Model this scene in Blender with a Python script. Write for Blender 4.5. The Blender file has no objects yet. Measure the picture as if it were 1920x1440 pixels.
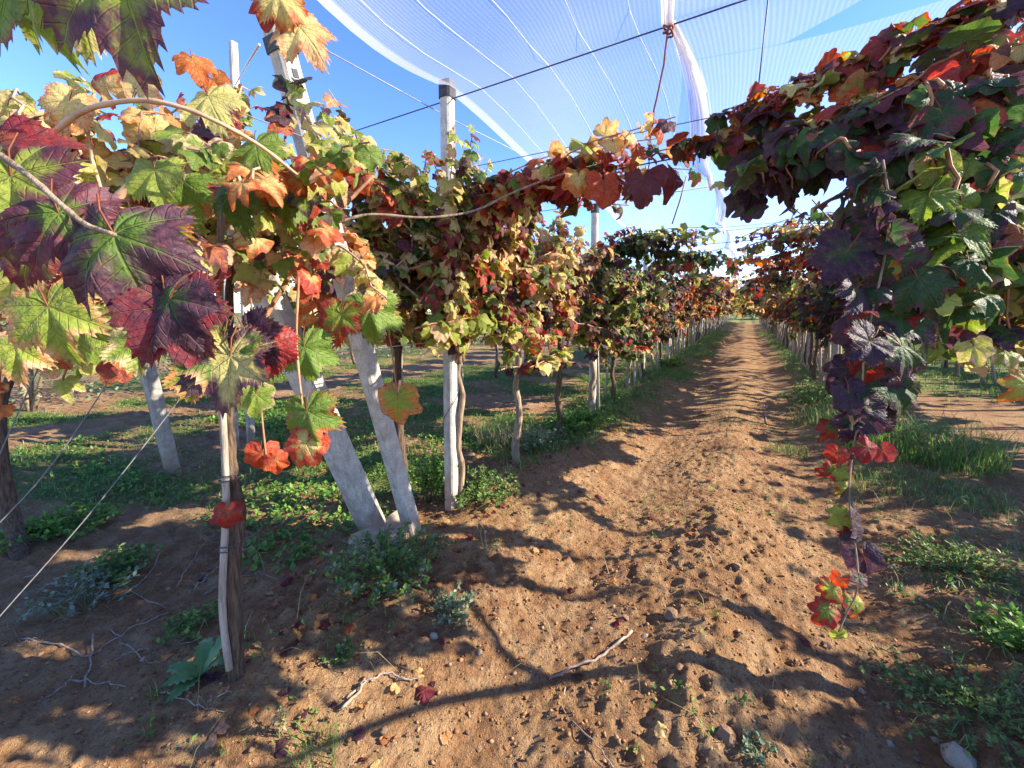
import bpy, bmesh, math, random
import numpy as np
from mathutils import Vector, Matrix

random.seed(7)
rng = np.random.default_rng(11)
S = bpy.context.scene
COL = S.collection
D = math.radians

# ------------------------------------------------------------------ camera
YAW, PITCH, CAMZ, FPX = D(29.7), D(4.0), 1.5, 770.0
HORIZ = 580.0
cam = bpy.data.cameras.new('camera')
cam.sensor_width = 36.0
cam.lens = 36.0 * FPX / 1920
SHIFT = HORIZ - (720 - FPX * math.tan(PITCH))
cam.shift_y = SHIFT / 1920
cam.clip_start, cam.clip_end = 0.02, 2000
camo = bpy.data.objects.new('camera', cam)
COL.objects.link(camo)
camo.location = (0, 0, CAMZ)
camo.rotation_euler = (D(90) - PITCH, 0, YAW)
S.camera = camo
cR = Vector((math.cos(YAW), math.sin(YAW), 0))
cF = Vector((-math.sin(YAW) * math.cos(PITCH), math.cos(YAW) * math.cos(PITCH), -math.sin(PITCH)))
cU = cR.cross(cF)
CAM = Vector((0, 0, CAMZ))

# ------------------------------------------------------------------ light
SUN_EL = D(29)
SUN_DIR = Vector((0.90 * math.cos(SUN_EL), 0.436 * math.cos(SUN_EL), math.sin(SUN_EL)))
SUN_DIR.normalize()
world = bpy.data.worlds.new('World')
S.world = world
world.use_nodes = True
wn = world.node_tree
for n in list(wn.nodes):
    wn.nodes.remove(n)
sky = wn.nodes.new('ShaderNodeTexSky')
sky.sky_type = 'NISHITA'
sky.sun_disc = False
sky.sun_elevation = SUN_EL
sky.sun_rotation = math.atan2(SUN_DIR.x, SUN_DIR.y)
sky.altitude = 1200
sky.air_density = 1.0
sky.dust_density = 0.15
sky.ozone_density = 4.0
bg = wn.nodes.new('ShaderNodeBackground')
bg.inputs['Strength'].default_value = 0.15
wo = wn.nodes.new('ShaderNodeOutputWorld')
hsv = wn.nodes.new('ShaderNodeHueSaturation')
hsv.inputs['Saturation'].default_value = 1.15
hsv.inputs['Hue'].default_value = 0.516
wn.links.new(sky.outputs[0], hsv.inputs['Color'])
wn.links.new(hsv.outputs[0], bg.inputs['Color'])
wn.links.new(bg.outputs[0], wo.inputs['Surface'])
sl = bpy.data.lights.new('sun', 'SUN')
sl.energy = 5.0
sl.angle = D(0.5)
sl.color = (1.0, 0.91, 0.77)
so = bpy.data.objects.new('sun', sl)
COL.objects.link(so)
so.location = SUN_DIR * 30
so.rotation_euler = SUN_DIR.to_track_quat('Z', 'Y').to_euler()
S.view_settings.view_transform = 'Standard'
S.view_settings.look = 'None'
S.view_settings.gamma = 1
S.view_settings.exposure = 1.72
S.view_settings.use_curve_mapping = False
S.render.engine = 'CYCLES'
S.cycles.use_denoising = True
S.cycles.max_bounces = 8
S.cycles.transparent_max_bounces = 16
S.cycles.transmission_bounces = 6


# ------------------------------------------------------------------ helpers
def ray(px, py):
    """direction through a point of the photograph, one unit deep"""
    return cF + cR * ((px - 960) / FPX) + cU * ((720 - py + SHIFT) / FPX)


def P(px, py, z):
    return CAM + ray(px, py) * z


def G(px, py):
    d = ray(px, py)
    return CAM + d * (-CAMZ / d.z)


def PX(px, py, x):
    """where the line of sight meets the plane of a row at x"""
    d = ray(px, py)
    return CAM + d * (x / d.x)


def project(v):
    """v: (n,3) -> px, py, depth"""
    d = np.asarray(v, float) - np.array(CAM)
    z = d @ np.array(cF)
    zz = np.where(z > 0.02, z, 0.02)
    return 960 + FPX * (d @ np.array(cR)) / zz, 720 - FPX * (d @ np.array(cU)) / zz + SHIFT, z


def h2(ix, iy, seed):
    a = (ix.astype(np.int64) * 374761393 + iy.astype(np.int64) * 668265263 + seed * 982451653) & 0xFFFFFFFF
    a = ((a ^ (a >> 13)) * 1274126177) & 0xFFFFFFFF
    a = ((a ^ (a >> 16)) * 2246822519) & 0xFFFFFFFF
    return ((a ^ (a >> 15)) & 0xFFFFFF) / float(0xFFFFFF)


def vnoise(x, y, seed=0):
    xi, yi = np.floor(x), np.floor(y)
    fx, fy = x - xi, y - yi
    fx = fx * fx * (3 - 2 * fx)
    fy = fy * fy * (3 - 2 * fy)
    a, b = h2(xi, yi, seed), h2(xi + 1, yi, seed)
    c, d = h2(xi, yi + 1, seed), h2(xi + 1, yi + 1, seed)
    return (a * (1 - fx) + b * fx) * (1 - fy) + (c * (1 - fx) + d * fx) * fy


def fbm(x, y, seed=0, oct=4):
    s, a, t = 0, 1.0, 0
    for o in range(oct):
        s = s + a * vnoise(x * 2 ** o + 17.3 * o, y * 2 ** o - 9.1 * o, seed + o)
        t += a
        a *= 0.5
    return s / t


def clods(x, y, size, seed):
    """rounded lumps: height 0..1"""
    x, y = x / size, y / size
    xi, yi = np.floor(x), np.floor(y)
    out = np.zeros_like(x)
    for i in (-1, 0, 1):
        for j in (-1, 0, 1):
            cx, cy = xi + i, yi + j
            px = cx + h2(cx, cy, seed)
            py = cy + h2(cx, cy, seed + 1)
            rr = 0.25 + 0.5 * h2(cx, cy, seed + 2) ** 2
            d = np.hypot(x - px, y - py) / rr
            out = np.maximum(out, np.sqrt(np.clip(1 - d * d, 0, 1)) * rr)
    return out


def gheight(x, y):
    x = np.asarray(x, float)
    y = np.asarray(y, float)
    z = 0.10 * (fbm(x * 0.35, y * 0.35, 3, 3) - 0.5)
    near = np.clip(1.3 - y / 7.5, 0, 1)
    mid = np.clip(1.4 - y / 11, 0, 1)
    alley = np.exp(-((x + 0.25) / 1.0) ** 4)
    # low bank at the foot of the rows and a ridge of clods down the alley between the wheel tracks
    z = z + 0.07 * np.exp(-((x + 1.55 + 0.12 * np.sin(y * 1.3)) / 0.42) ** 2) + 0.05 * np.exp(-((x - 1.2) / 0.5) ** 2)
    rw = 0.12 * (fbm(y * 0.8, y * 0 + 2, 9, 2) - 0.5)
    z = z + 0.045 * np.exp(-((x + 0.10 + rw) / 0.20) ** 2) * (0.5 + mid * vnoise(x * 2, y * 3, 5))
    z = z - 0.04 * np.exp(-((x + 0.75 + rw) / 0.22) ** 2) - 0.04 * np.exp(-((x - 0.55 + rw) / 0.22) ** 2)
    rut = np.exp(-((x + 0.78 + rw) / 0.24) ** 2) + np.exp(-((x - 0.55 + rw) / 0.24) ** 2)
    z = z + 0.055 * mid * (fbm(x * 2.2, y * 2.2, 21, 3) - 0.5)
    m = np.clip(0.15 + 1.6 * (vnoise(x * 1.7, y * 1.7, 33) - 0.25), 0.1, 1) * near * (1 - .78 * np.clip(rut, 0, 1))
    big = np.clip(3.0 * (vnoise(x * 1.1 + 7, y * 0.9, 37) - 0.55), 0, 1)
    z = z + m * (0.030 * big * clods(x, y, 0.15, 40) + 0.040 * clods(x + 3, y, 0.065, 50) * (0.35 + 0.65 * big))
    bl = 1 - np.abs(2 * vnoise(x * 11, y * 11, 61) - 1)
    b2 = 1 - np.abs(2 * vnoise(x * 23 + 5, y * 23, 62) - 1)
    z = z + near * m * (0.030 * bl + 0.020 * b2)
    z = z + near * 0.020 * (vnoise(x * 34, y * 34, 63) - 0.5)
    return z


def gz(x, y):
    return float(gheight(np.array([x]), np.array([y]))[0])


def on_ground(px, py):
    v = G(px, py)
    for _ in range(3):
        d = ray(px, py)
        t = (gz(v.x, v.y) - CAMZ) / d.z
        v = CAM + d * t
    return v


class MB:
    """collects faces into one mesh"""

    def __init__(self):
        self.v, self.f, self.n = [], [], 0

    def add(self, verts, faces):
        self.v.extend([tuple(p) for p in verts])
        self.f.extend([tuple(i + self.n for i in f) for f in faces])
        self.n += len(verts)

    def tube(self, pts, rad, sides=6, cap=True):
        pts = [Vector(p) for p in pts]
        if not hasattr(rad, '__len__'):
            rad = [rad] * len(pts)
        ref = None
        V = []
        for i, p in enumerate(pts):
            t = (pts[min(i + 1, len(pts) - 1)] - pts[max(i - 1, 0)])
            if t.length < 1e-9:
                t = Vector((0, 0, 1))
            t.normalize()
            if ref is None:
                ref = t.orthogonal().normalized()
            ref = (ref - t * ref.dot(t))
            ref = ref.normalized() if ref.length > 1e-6 else t.orthogonal().normalized()
            b = t.cross(ref)
            for k in range(sides):
                a = 2 * math.pi * k / sides
                V.append(p + (ref * math.cos(a) + b * math.sin(a)) * rad[i])
        F = []
        for i in range(len(pts) - 1):
            for k in range(sides):
                k2 = (k + 1) % sides
                F.append((i * sides + k, i * sides + k2, (i + 1) * sides + k2, (i + 1) * sides + k))
        if cap:
            F.append(tuple(range(sides))[::-1])
            F.append(tuple((len(pts) - 1) * sides + k for k in range(sides)))
        self.add(V, F)
        return self

    def beam(self, a, b, w, d, up=Vector((0, 1, 0)), bev=0.008, wob=0.0):
        """square section concrete pole with chamfered corners, a to b"""
        a, b = Vector(a), Vector(b)
        t = (b - a).normalized()
        s = t.cross(up).normalized()
        u = s.cross(t).normalized()
        prof = []
        for sx, sy in ((1, 1), (-1, 1), (-1, -1), (1, -1)):
            if sx * sy > 0:
                prof += [(sx * w / 2, sy * (d / 2 - bev)), (sx * (w / 2 - bev), sy * d / 2)]
            else:
                prof += [(sx * (w / 2 - bev), sy * d / 2), (sx * w / 2, sy * (d / 2 - bev))]
        n = len(prof)
        L = (b - a).length
        st = max(2, int(L / 0.12))
        V, F = [], []
        for i in range(st + 1):
            f = i / st
            c = a.lerp(b, f)
            for (x, y) in prof:
                k = 1 + random.uniform(-wob, wob)
                V.append(c + s * x * k + u * y * k)
        for i in range(st):
            for k in range(n):
                k2 = (k + 1) % n
                F.append((i * n + k, i * n + k2, (i + 1) * n + k2, (i + 1) * n + k))
        F.append(tuple(range(n))[::-1])
        F.append(tuple(st * n + k for k in range(n)))
        self.add(V, F)
        return self

    def mesh(self, name, mat, smooth=True):
        me = bpy.data.meshes.new(name)
        me.from_pydata(self.v, [], self.f)
        me.update()
        if mat:
            me.materials.append(mat)
        if smooth:
            me.polygons.foreach_set('use_smooth', [True] * len(me.polygons))
        return me

    def build(self, name, mat, parent=None, smooth=True, loc=None):
        if loc is not None:
            l = Vector(loc)
            self.v = [tuple(Vector(p) - l) for p in self.v]
        return link(name, self.mesh(name, mat, smooth), parent, loc)


def link(name, me, parent=None, loc=None):
    o = bpy.data.objects.new(name, me)
    COL.objects.link(o)
    if parent is not None:
        o.parent = parent
    if loc is not None:
        o.location = loc
    return o


def tag(o, label=None, cat=None, group=None, kind=None):
    if label:
        o['label'] = label
    if cat:
        o['category'] = cat
    if group:
        o['group'] = group
    if kind:
        o['kind'] = kind
    return o


def thing(name, label, cat, loc=(0, 0, 0), group=None):
    o = bpy.data.objects.new(name, None)
    COL.objects.link(o)
    o.location = loc
    o.empty_display_size = 0.1
    return tag(o, label, cat, group)


def np_mesh(name, V, T, mat, col=None, uv=None, rim=None, smooth=True):
    """triangle mesh from arrays"""
    me = bpy.data.meshes.new(name)
    nv, nt = len(V), len(T)
    me.vertices.add(nv)
    me.vertices.foreach_set('co', np.ascontiguousarray(V, np.float32).ravel())
    me.loops.add(nt * 3)
    me.loops.foreach_set('vertex_index', np.ascontiguousarray(T, np.int32).ravel())
    me.polygons.add(nt)
    me.polygons.foreach_set('loop_start', np.arange(0, nt * 3, 3, dtype=np.int32))
    if smooth:
        me.polygons.foreach_set('use_smooth', np.ones(nt, bool))
    if uv is not None:
        l = me.uv_layers.new(name='UVMap')
        l.data.foreach_set('uv', np.ascontiguousarray(uv, np.float32).ravel())
    if rim is not None:
        a = me.attributes.new('rim', 'FLOAT', 'POINT')
        a.data.foreach_set('value', np.ascontiguousarray(rim, np.float32))
    if col is not None:
        a = me.attributes.new('tint', 'FLOAT_COLOR', 'POINT')
        c = np.ones((nv, 4), np.float32)
        c[:, :col.shape[1]] = col
        a.data.foreach_set('color', c.ravel())
    me.update()
    me.validate()
    if mat:
        me.materials.append(mat)
    return me


# ------------------------------------------------------------------ materials
class NT:
    def __init__(self, name):
        self.m = bpy.data.materials.new(name)
        self.m.use_nodes = True
        self.t = self.m.node_tree
        for n in list(self.t.nodes):
            self.t.nodes.remove(n)
        self.out = self.n('ShaderNodeOutputMaterial')

    def n(self, typ, ins=None, **kw):
        nd = self.t.nodes.new(typ)
        for k, v in kw.items():
            setattr(nd, k, v)
        for k, v in (ins or {}).items():
            self.set(nd.inputs[k], v)
        return nd

    def set(self, sock, v):
        if isinstance(v, bpy.types.NodeSocket):
            self.t.links.new(v, sock)
        elif isinstance(v, bpy.types.Node):
            self.t.links.new(v.outputs[0], sock)
        else:
            if sock.type == 'RGBA' and len(v) == 3:
                v = (*v, 1)
            sock.default_value = v

    def math(self, op, a, b=0.0, c=None, clamp=False):
        nd = self.n('ShaderNodeMath', operation=op, use_clamp=clamp)
        self.set(nd.inputs[0], a)
        self.set(nd.inputs[1], b)
        if c is not None:
            self.set(nd.inputs[2], c)
        return nd.outputs[0]

    def mix(self, f, a, b, blend='MIX'):
        nd = self.n('ShaderNodeMix', data_type='RGBA', blend_type=blend)
        self.set(nd.inputs[0], f)
        self.set(nd.inputs[6], a)
        self.set(nd.inputs[7], b)
        return nd.outputs[2]

    def ramp(self, f, stops, interp='LINEAR'):
        nd = self.n('ShaderNodeValToRGB')
        cr = nd.color_ramp
        cr.interpolation = interp
        while len(cr.elements) < len(stops):
            cr.elements.new(0.5)
        for e, (p, c) in zip(cr.elements, stops):
            e.position = p
            e.color = (*c, 1) if len(c) == 3 else c
        self.set(nd.inputs[0], f)
        return nd.outputs[0]

    def noise(self, scale, vec=None, detail=3, rough=0.55):
        nd = self.n('ShaderNodeTexNoise')
        nd.inputs['Scale'].default_value = scale
        nd.inputs['Detail'].default_value = detail
        nd.inputs['Roughness'].default_value = rough
        if vec is not None:
            self.set(nd.inputs['Vector'], vec)
        return nd.outputs[0]

    def smooth(self, x, lo, hi):
        nd = self.n('ShaderNodeMapRange', interpolation_type='SMOOTHSTEP')
        self.set(nd.inputs[0], x)
        nd.inputs[1].default_value = lo
        nd.inputs[2].default_value = hi
        return nd.outputs[0]

    def pos(self):
        return self.n('ShaderNodeNewGeometry').outputs['Position']

    def obco(self):
        return self.n('ShaderNodeTexCoord').outputs['Object']

    def bump(self, h, strength=0.5, dist=0.01):
        return self.n('ShaderNodeBump', {'Height': h, 'Strength': strength, 'Distance': dist}).outputs[0]

    def pbr(self, color, rough=0.7, spec=0.3, normal=None, metal=0.0):
        p = self.n('ShaderNodeBsdfPrincipled')
        self.set(p.inputs['Base Color'], color)
        self.set(p.inputs['Roughness'], rough)
        p.inputs['Specular IOR Level'].default_value = spec
        p.inputs['Metallic'].default_value = metal
        if normal is not None:
            self.set(p.inputs['Normal'], normal)
        return p.outputs[0]

    def done(self, sh):
        self.t.links.new(sh, self.out.inputs['Surface'])
        return self.m


INNER = [(0.00, (.015, .036, .015)), (0.18, (.042, .095, .018)), (0.36, (.14, .22, .028)), (0.52, (.36, .38, .06)),
         (0.66, (.62, .50, .19)), (0.80, (.52, .24, .07)), (0.90, (.30, .05, .025)), (0.96, (.13, .03, .032)), (1.0, (.06, .018, .030))]
MARGIN = [(0.00, (.05, .11, .02)), (0.15, (.38, .36, .06)), (0.32, (.66, .46, .28)), (0.48, (.54, .18, .04)),
          (0.64, (.40, .040, .022)), (0.78, (.20, .022, .028)), (0.90, (.105, .042, .055)), (1.0, (.038, .017, .034))]


def leaf_material(name, from_object):
    m = NT(name)
    if from_object:
        src = m.n('ShaderNodeObjectInfo').outputs['Color']
    else:
        src = m.n('ShaderNodeAttribute', attribute_name='tint').outputs['Color']
    sep = m.n('ShaderNodeSeparateColor', {0: src})
    u, v, w = sep.outputs[0], sep.outputs[1], sep.outputs[2]
    rim = m.n('ShaderNodeAttribute', attribute_name='rim').outputs['Fac']
    uv = m.n('ShaderNodeUVMap', uv_map='UVMap').outputs[0]
    st = m.n('ShaderNodeSeparateXYZ', {0: uv})
    s, t = st.outputs[0], m.math('ABSOLUTE', st.outputs[1])
    pos = m.pos()
    b1 = m.noise(26, pos, 4, 0.6)
    b2 = m.noise(90, pos, 3, 0.6)
    # secondary veins run off the main vein of each lobe at a slant
    q = m.math('FRACT', m.math('MULTIPLY', m.math('SUBTRACT', s, m.math('MULTIPLY', t, 0.85)), 7.0))
    sec = m.math('SUBTRACT', 1.0, m.smooth(m.math('ABSOLUTE', m.math('SUBTRACT', q, 0.5)), 0.03, 0.12))
    mw = m.math('MULTIPLY_ADD', s, -0.016, 0.026)
    main = m.math('SUBTRACT', 1.0, m.smooth(m.math('DIVIDE', t, mw), 0.45, 1.1))
    vein = m.math('MAXIMUM', main, m.math('MULTIPLY', sec, 0.42))
    # the autumn colour creeps in from the margin and between the veins
    a = m.math('MULTIPLY_ADD', rim, 0.85, m.math('MULTIPLY', t, 0.9))
    a = m.math('ADD', a, m.math('MULTIPLY', m.math('SUBTRACT', b1, 0.5), 1.5))
    a = m.math('SUBTRACT', a, m.math('MULTIPLY', vein, 0.16))
    thr = m.math('MULTIPLY_ADD', w, -1.75, 1.55)
    k = m.smooth(m.math('SUBTRACT', a, thr), -0.22, 0.30)
    uu = m.math('ADD', u, m.math('MULTIPLY', m.math('SUBTRACT', b2, 0.5), 0.16), clamp=True)
    vv = m.math('ADD', v, m.math('MULTIPLY', m.math('SUBTRACT', b2, 0.5), 0.30), clamp=True)
    col = m.mix(k, m.ramp(uu, INNER), m.ramp(vv, MARGIN))
    # scorched edge and spots
    sp = m.smooth(m.math('MULTIPLY_ADD', m.math('POWER', m.math('MAXIMUM', rim, 0.0), 4.0), 0.26, m.noise(55, pos, 3, 0.6)), 0.74, 0.84)
    col = m.mix(m.math('MULTIPLY', sp, 0.75), col, (.13, .06, .028))
    # dull blotches, as mildew and dust leave them
    du = m.smooth(m.noise(34, pos, 4, 0.65), 0.52, 0.72)
    col = m.mix(m.math('MULTIPLY', du, 0.45), col, m.mix(0.55, col, (.24, .17, .13)))
    fade = m.mix(0.5, col, (.38, .31, .16))
    col = m.mix(m.math('MULTIPLY', vein, 0.20), col, fade)
    stalk = m.math('LESS_THAN', rim, -0.5)
    col = m.mix(stalk, col, (.30, .10, .05))
    back = m.n('ShaderNodeNewGeometry').outputs['Backfacing']
    cb = m.mix(m.math('MULTIPLY', back, 0.28), col, (.34, .30, .20))
    hgt = m.math('ADD', m.math('MULTIPLY', vein, -0.6), m.math('MULTIPLY', b2, 0.5))
    hgt = m.math('ADD', hgt, m.math('MULTIPLY', m.noise(48, pos, 3, 0.6), 0.9))
    nb = m.bump(hgt, 0.85, 0.006)
    bs = m.pbr(cb, 0.55, 0.30, nb)
    hs = m.n('ShaderNodeHueSaturation', {'Saturation': 1.08, 'Value': 1.4, 'Color': col})
    tr = m.n('ShaderNodeBsdfTranslucent', {'Color': hs.outputs[0], 'Normal': nb})
    mx = m.n('ShaderNodeMixShader', {0: 0.40, 1: bs, 2: tr.outputs[0]})
    return m.done(mx.outputs[0])


M_LEAF = leaf_material('leaf_tissue', True)
M_LEAFMASS = leaf_material('leaf_mass_tissue', False)


def mat_ground():
    m = NT('red_soil')
    pos = m.pos()
    g = m.n('ShaderNodeAttribute', attribute_name='green').outputs['Fac']
    big = m.noise(0.9, pos, 5, 0.6)
    mid = m.noise(7, pos, 5, 0.65)
    fine = m.noise(60, pos, 4, 0.7)
    c = m.ramp(big, [(0.3, (.165, .074, .035)), (0.5, (.264, .136, .058)), (0.72, (.38, .230, .108))])
    c = m.mix(m.smooth(mid, 0.35, 0.75), c, (.39, .25, .125))
    c = m.mix(m.smooth(fine, 0.50, 0.72), c, (.14, .064, .034))
    vo = m.n('ShaderNodeTexVoronoi', {'Scale': 75.0, 'Vector': pos})
    peb = m.math('SUBTRACT', 1.0, m.smooth(vo.outputs['Distance'], 0.10, 0.28))
    sel = m.n('ShaderNodeSeparateColor', {0: vo.outputs['Color']}).outputs[0]
    peb = m.math('MULTIPLY', peb, m.math('GREATER_THAN', sel, 0.72))
    c = m.mix(m.math('MULTIPLY', peb, 0.8), c, (.50, .38, .26))
    gn = m.noise(22, pos, 5, 0.7)
    gf = m.smooth(m.math('ADD', g, m.math('MULTIPLY', m.math('SUBTRACT', gn, 0.5), 0.9)), 0.42, 0.72)
    gcol = m.mix(m.noise(5, pos, 3), (.055, .100, .022), (.17, .19, .05))
    c = m.mix(m.math('MULTIPLY', gf, 0.85), c, gcol)
    h = m.math('ADD', m.math('MULTIPLY', m.noise(38, pos, 6, 0.72), 1.0), m.math('MULTIPLY', fine, 0.5))
    h = m.math('ADD', h, m.math('MULTIPLY', peb, 0.35))
    return m.done(m.pbr(c, 0.95, 0.12, m.bump(h, 1.0, 0.035)))


def mat_simple(name, c1, c2, scale=30, rough=0.8, bump=0.3, dist=0.003, stretch=None, spec=0.25, spots=None):
    m = NT(name)
    co = m.obco()
    if stretch:
        co = m.n('ShaderNodeMapping', {'Vector': co, 'Scale': stretch}).outputs[0]
    n = m.noise(scale, co, 5, 0.65)
    c = m.mix(m.smooth(n, 0.3, 0.7), c1, c2)
    if spots:
        c = m.mix(m.smooth(m.noise(spots[0], m.obco(), 2, 0.5), 0.62, 0.70), c, spots[1])
    return m.done(m.pbr(c, rough, spec, m.bump(n, bump, dist)))


_mc = {}


def mat_cached(name, c):
    if name not in _mc:
        _mc[name] = mat_simple(name, c, tuple(k * 1.5 for k in c), 40, .7, .2, .002)
    return _mc[name]


M_GROUND = mat_ground()
def mat_concrete(name, c1, c2):
    """cast concrete: pale, pitted, streaked down its length, splashed with soil at the foot"""
    m = NT(name)
    co = m.obco()
    pos = m.pos()
    n = m.noise(13, pos, 5, 0.65)
    c = m.mix(m.smooth(n, 0.3, 0.7), c1, c2)
    st = m.noise(30, m.n('ShaderNodeMapping', {'Vector': pos, 'Scale': (1.6, 1.6, 0.10)}).outputs[0], 4, 0.6)
    c = m.mix(m.math('MULTIPLY', m.smooth(st, 0.50, 0.72), 0.55), c, (.17, .15, .115))
    c = m.mix(m.math('MULTIPLY', m.smooth(m.noise(140, pos, 2, 0.5), 0.60, 0.70), 0.8), c, (.16, .14, .11))
    z = m.n('ShaderNodeSeparateXYZ', {0: pos}).outputs[2]
    sp = m.math('SUBTRACT', 1.0, m.smooth(m.math('ADD', z, m.math('MULTIPLY', m.math('SUBTRACT', n, 0.5), 0.5)), 0.05, 0.42))
    c = m.mix(m.math('MULTIPLY', sp, 0.6), c, (.30, .18, .10))
    h = m.math('ADD', m.math('MULTIPLY', m.noise(90, pos, 4, 0.7), 0.6), n)
    return m.done(m.pbr(c, 0.92, 0.2, m.bump(h, 0.6, 0.006)))


M_CONC = mat_concrete('weathered_concrete', (.36, .33, .28), (.54, .50, .44))
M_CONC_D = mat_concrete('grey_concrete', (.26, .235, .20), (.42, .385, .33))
M_BARK = mat_simple('vine_bark', (.045, .028, .018), (.17, .11, .07), 40, 0.9, 1.0, 0.02, (2.4, 2.4, 0.22))
M_BARK_L = mat_simple('pale_vine_bark', (.14, .095, .06), (.34, .25, .17), 26, 0.9, 0.9, 0.01, (2.4, 2.4, 0.25))
M_CANE = mat_simple('ripe_cane', (.20, .085, .04), (.40, .20, .10), 18, 0.6, 0.3, 0.002, (1, 1, 1))
M_CANE_P = mat_simple('pale_cane', (.38, .22, .13), (.58, .38, .23), 18, 0.6, 0.3, 0.002, (1, 1, 1))
M_WOOD = mat_simple('grey_wood', (.19, .155, .12), (.40, .34, .27), 22, 0.85, 0.6, 0.004, (3, 3, 0.25))
M_STAKE = mat_simple('pale_stake', (.28, .24, .19), (.46, .41, .34), 20, 0.85, 0.5, 0.004, (2, 2, 0.3))
M_WIRE = mat_simple('galvanised_wire', (.28, .27, .26), (.42, .40, .38), 60, 0.5, 0.1, 0.001, spec=0.5)
M_WIRE_D = mat_simple('dark_wire', (.030, .032, .040), (.06, .06, .07), 60, 0.5, 0.1, 0.001, spec=0.4)
M_CORD = mat_simple('red_brown_cord', (.16, .045, .03), (.28, .09, .06), 120, 0.8, 0.5, 0.002)
M_RUBBER = mat_simple('black_rubber', (.02, .022, .026), (.05, .05, .055), 40, 0.6, 0.2, 0.002)
M_STONE = mat_simple('soil_stone', (.22, .115, .06), (.35, .22, .13), 30, 0.95, 0.8, 0.01)
M_PALESTONE = mat_simple('pale_limestone', (.30, .225, .155), (.45, .36, .26), 22, 0.95, 0.7, 0.008)
M_TWIG = mat_simple('dry_twig', (.17, .12, .085), (.36, .28, .21), 40, 0.85, 0.4, 0.003)
M_TAPE = mat_simple('white_twine', (.62, .60, .56), (.78, .76, .72), 60, 0.7, 0.2, 0.001)


def mat_blade(name, c_scale=1.0):
    m = NT(name)
    col = m.n('ShaderNodeAttribute', attribute_name='tint').outputs['Color']
    d = m.pbr(col, 0.55, 0.3)
    tr = m.n('ShaderNodeBsdfTranslucent', {'Color': m.mix(1.0, col, (1.5, 1.5, 1.3), 'MULTIPLY')})
    return m.done(m.n('ShaderNodeMixShader', {0: 0.35, 1: d, 2: tr.outputs[0]}).outputs[0])


M_BLADE = mat_blade('weed_tissue')


def mat_net(name, base, lines, spacing):
    """white hail net: mostly open, its threads show as close parallel lines"""
    m = NT(name)
    uv = m.n('ShaderNodeUVMap', uv_map='UVMap').outputs[0]
    sp = m.n('ShaderNodeSeparateXYZ', {0: uv})
    q = m.math('FRACT', m.math('DIVIDE', sp.outputs[0], spacing))
    ln = m.math('SUBTRACT', 1.0, m.smooth(m.math('ABSOLUTE', m.math('SUBTRACT', q, 0.5)), 0.08, 0.34))
    edge = m.n('ShaderNodeAttribute', attribute_name='rim').outputs['Fac']
    cloud = m.noise(1.1, m.n('ShaderNodeMapping', {'Vector': m.pos(), 'Scale': (1.8, 0.6, 1.0)}).outputs[0], 3, 0.6)
    f = m.math('MULTIPLY_ADD', ln, lines, m.math('MULTIPLY_ADD', cloud, 0.12, base - 0.06))
    f = m.math('MAXIMUM', f, m.math('MULTIPLY', edge, 0.48))
    d = m.n('ShaderNodeBsdfDiffuse', {'Color': (.82, .80, .84, 1)})
    tr = m.n('ShaderNodeBsdfTranslucent', {'Color': (.86, .84, .88, 1)})
    ds = m.n('ShaderNodeMixShader', {0: 0.5, 1: d.outputs[0], 2: tr.outputs[0]})
    tp = m.n('ShaderNodeBsdfTransparent')
    return m.done(m.n('ShaderNodeMixShader', {0: f, 1: tp.outputs[0], 2: ds.outputs[0]}).outputs[0])


M_NET = mat_net('hail_net', 0.15, 0.10, 0.022)
M_NETB = mat_net('gathered_net', 0.34, 0.2, 0.02)
M_SEAM = NT('net_seam')
_d = M_SEAM.n('ShaderNodeBsdfDiffuse', {'Color': (.84, .84, .84, 1)})
_t = M_SEAM.n('ShaderNodeBsdfTranslucent', {'Color': (.86, .86, .86, 1)})
M_SEAM = M_SEAM.done(M_SEAM.n('ShaderNodeMixShader', {0: 0.5, 1: _d.outputs[0], 2: _t.outputs[0]}).outputs[0])


# ------------------------------------------------------------------ ground
def axis(lo, hi, c0, c1, step, grow=1.09):
    a = list(np.arange(c0, c1, step))
    s, x = step, c1
    while x < hi:
        a.append(x)
        s *= grow
        x += s
    a.append(hi)
    s, x, b = step, c0, []
    while x > lo:
        s *= grow
        x -= s
        b.append(max(x, lo))
    return np.array(b[::-1] + a)


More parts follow.
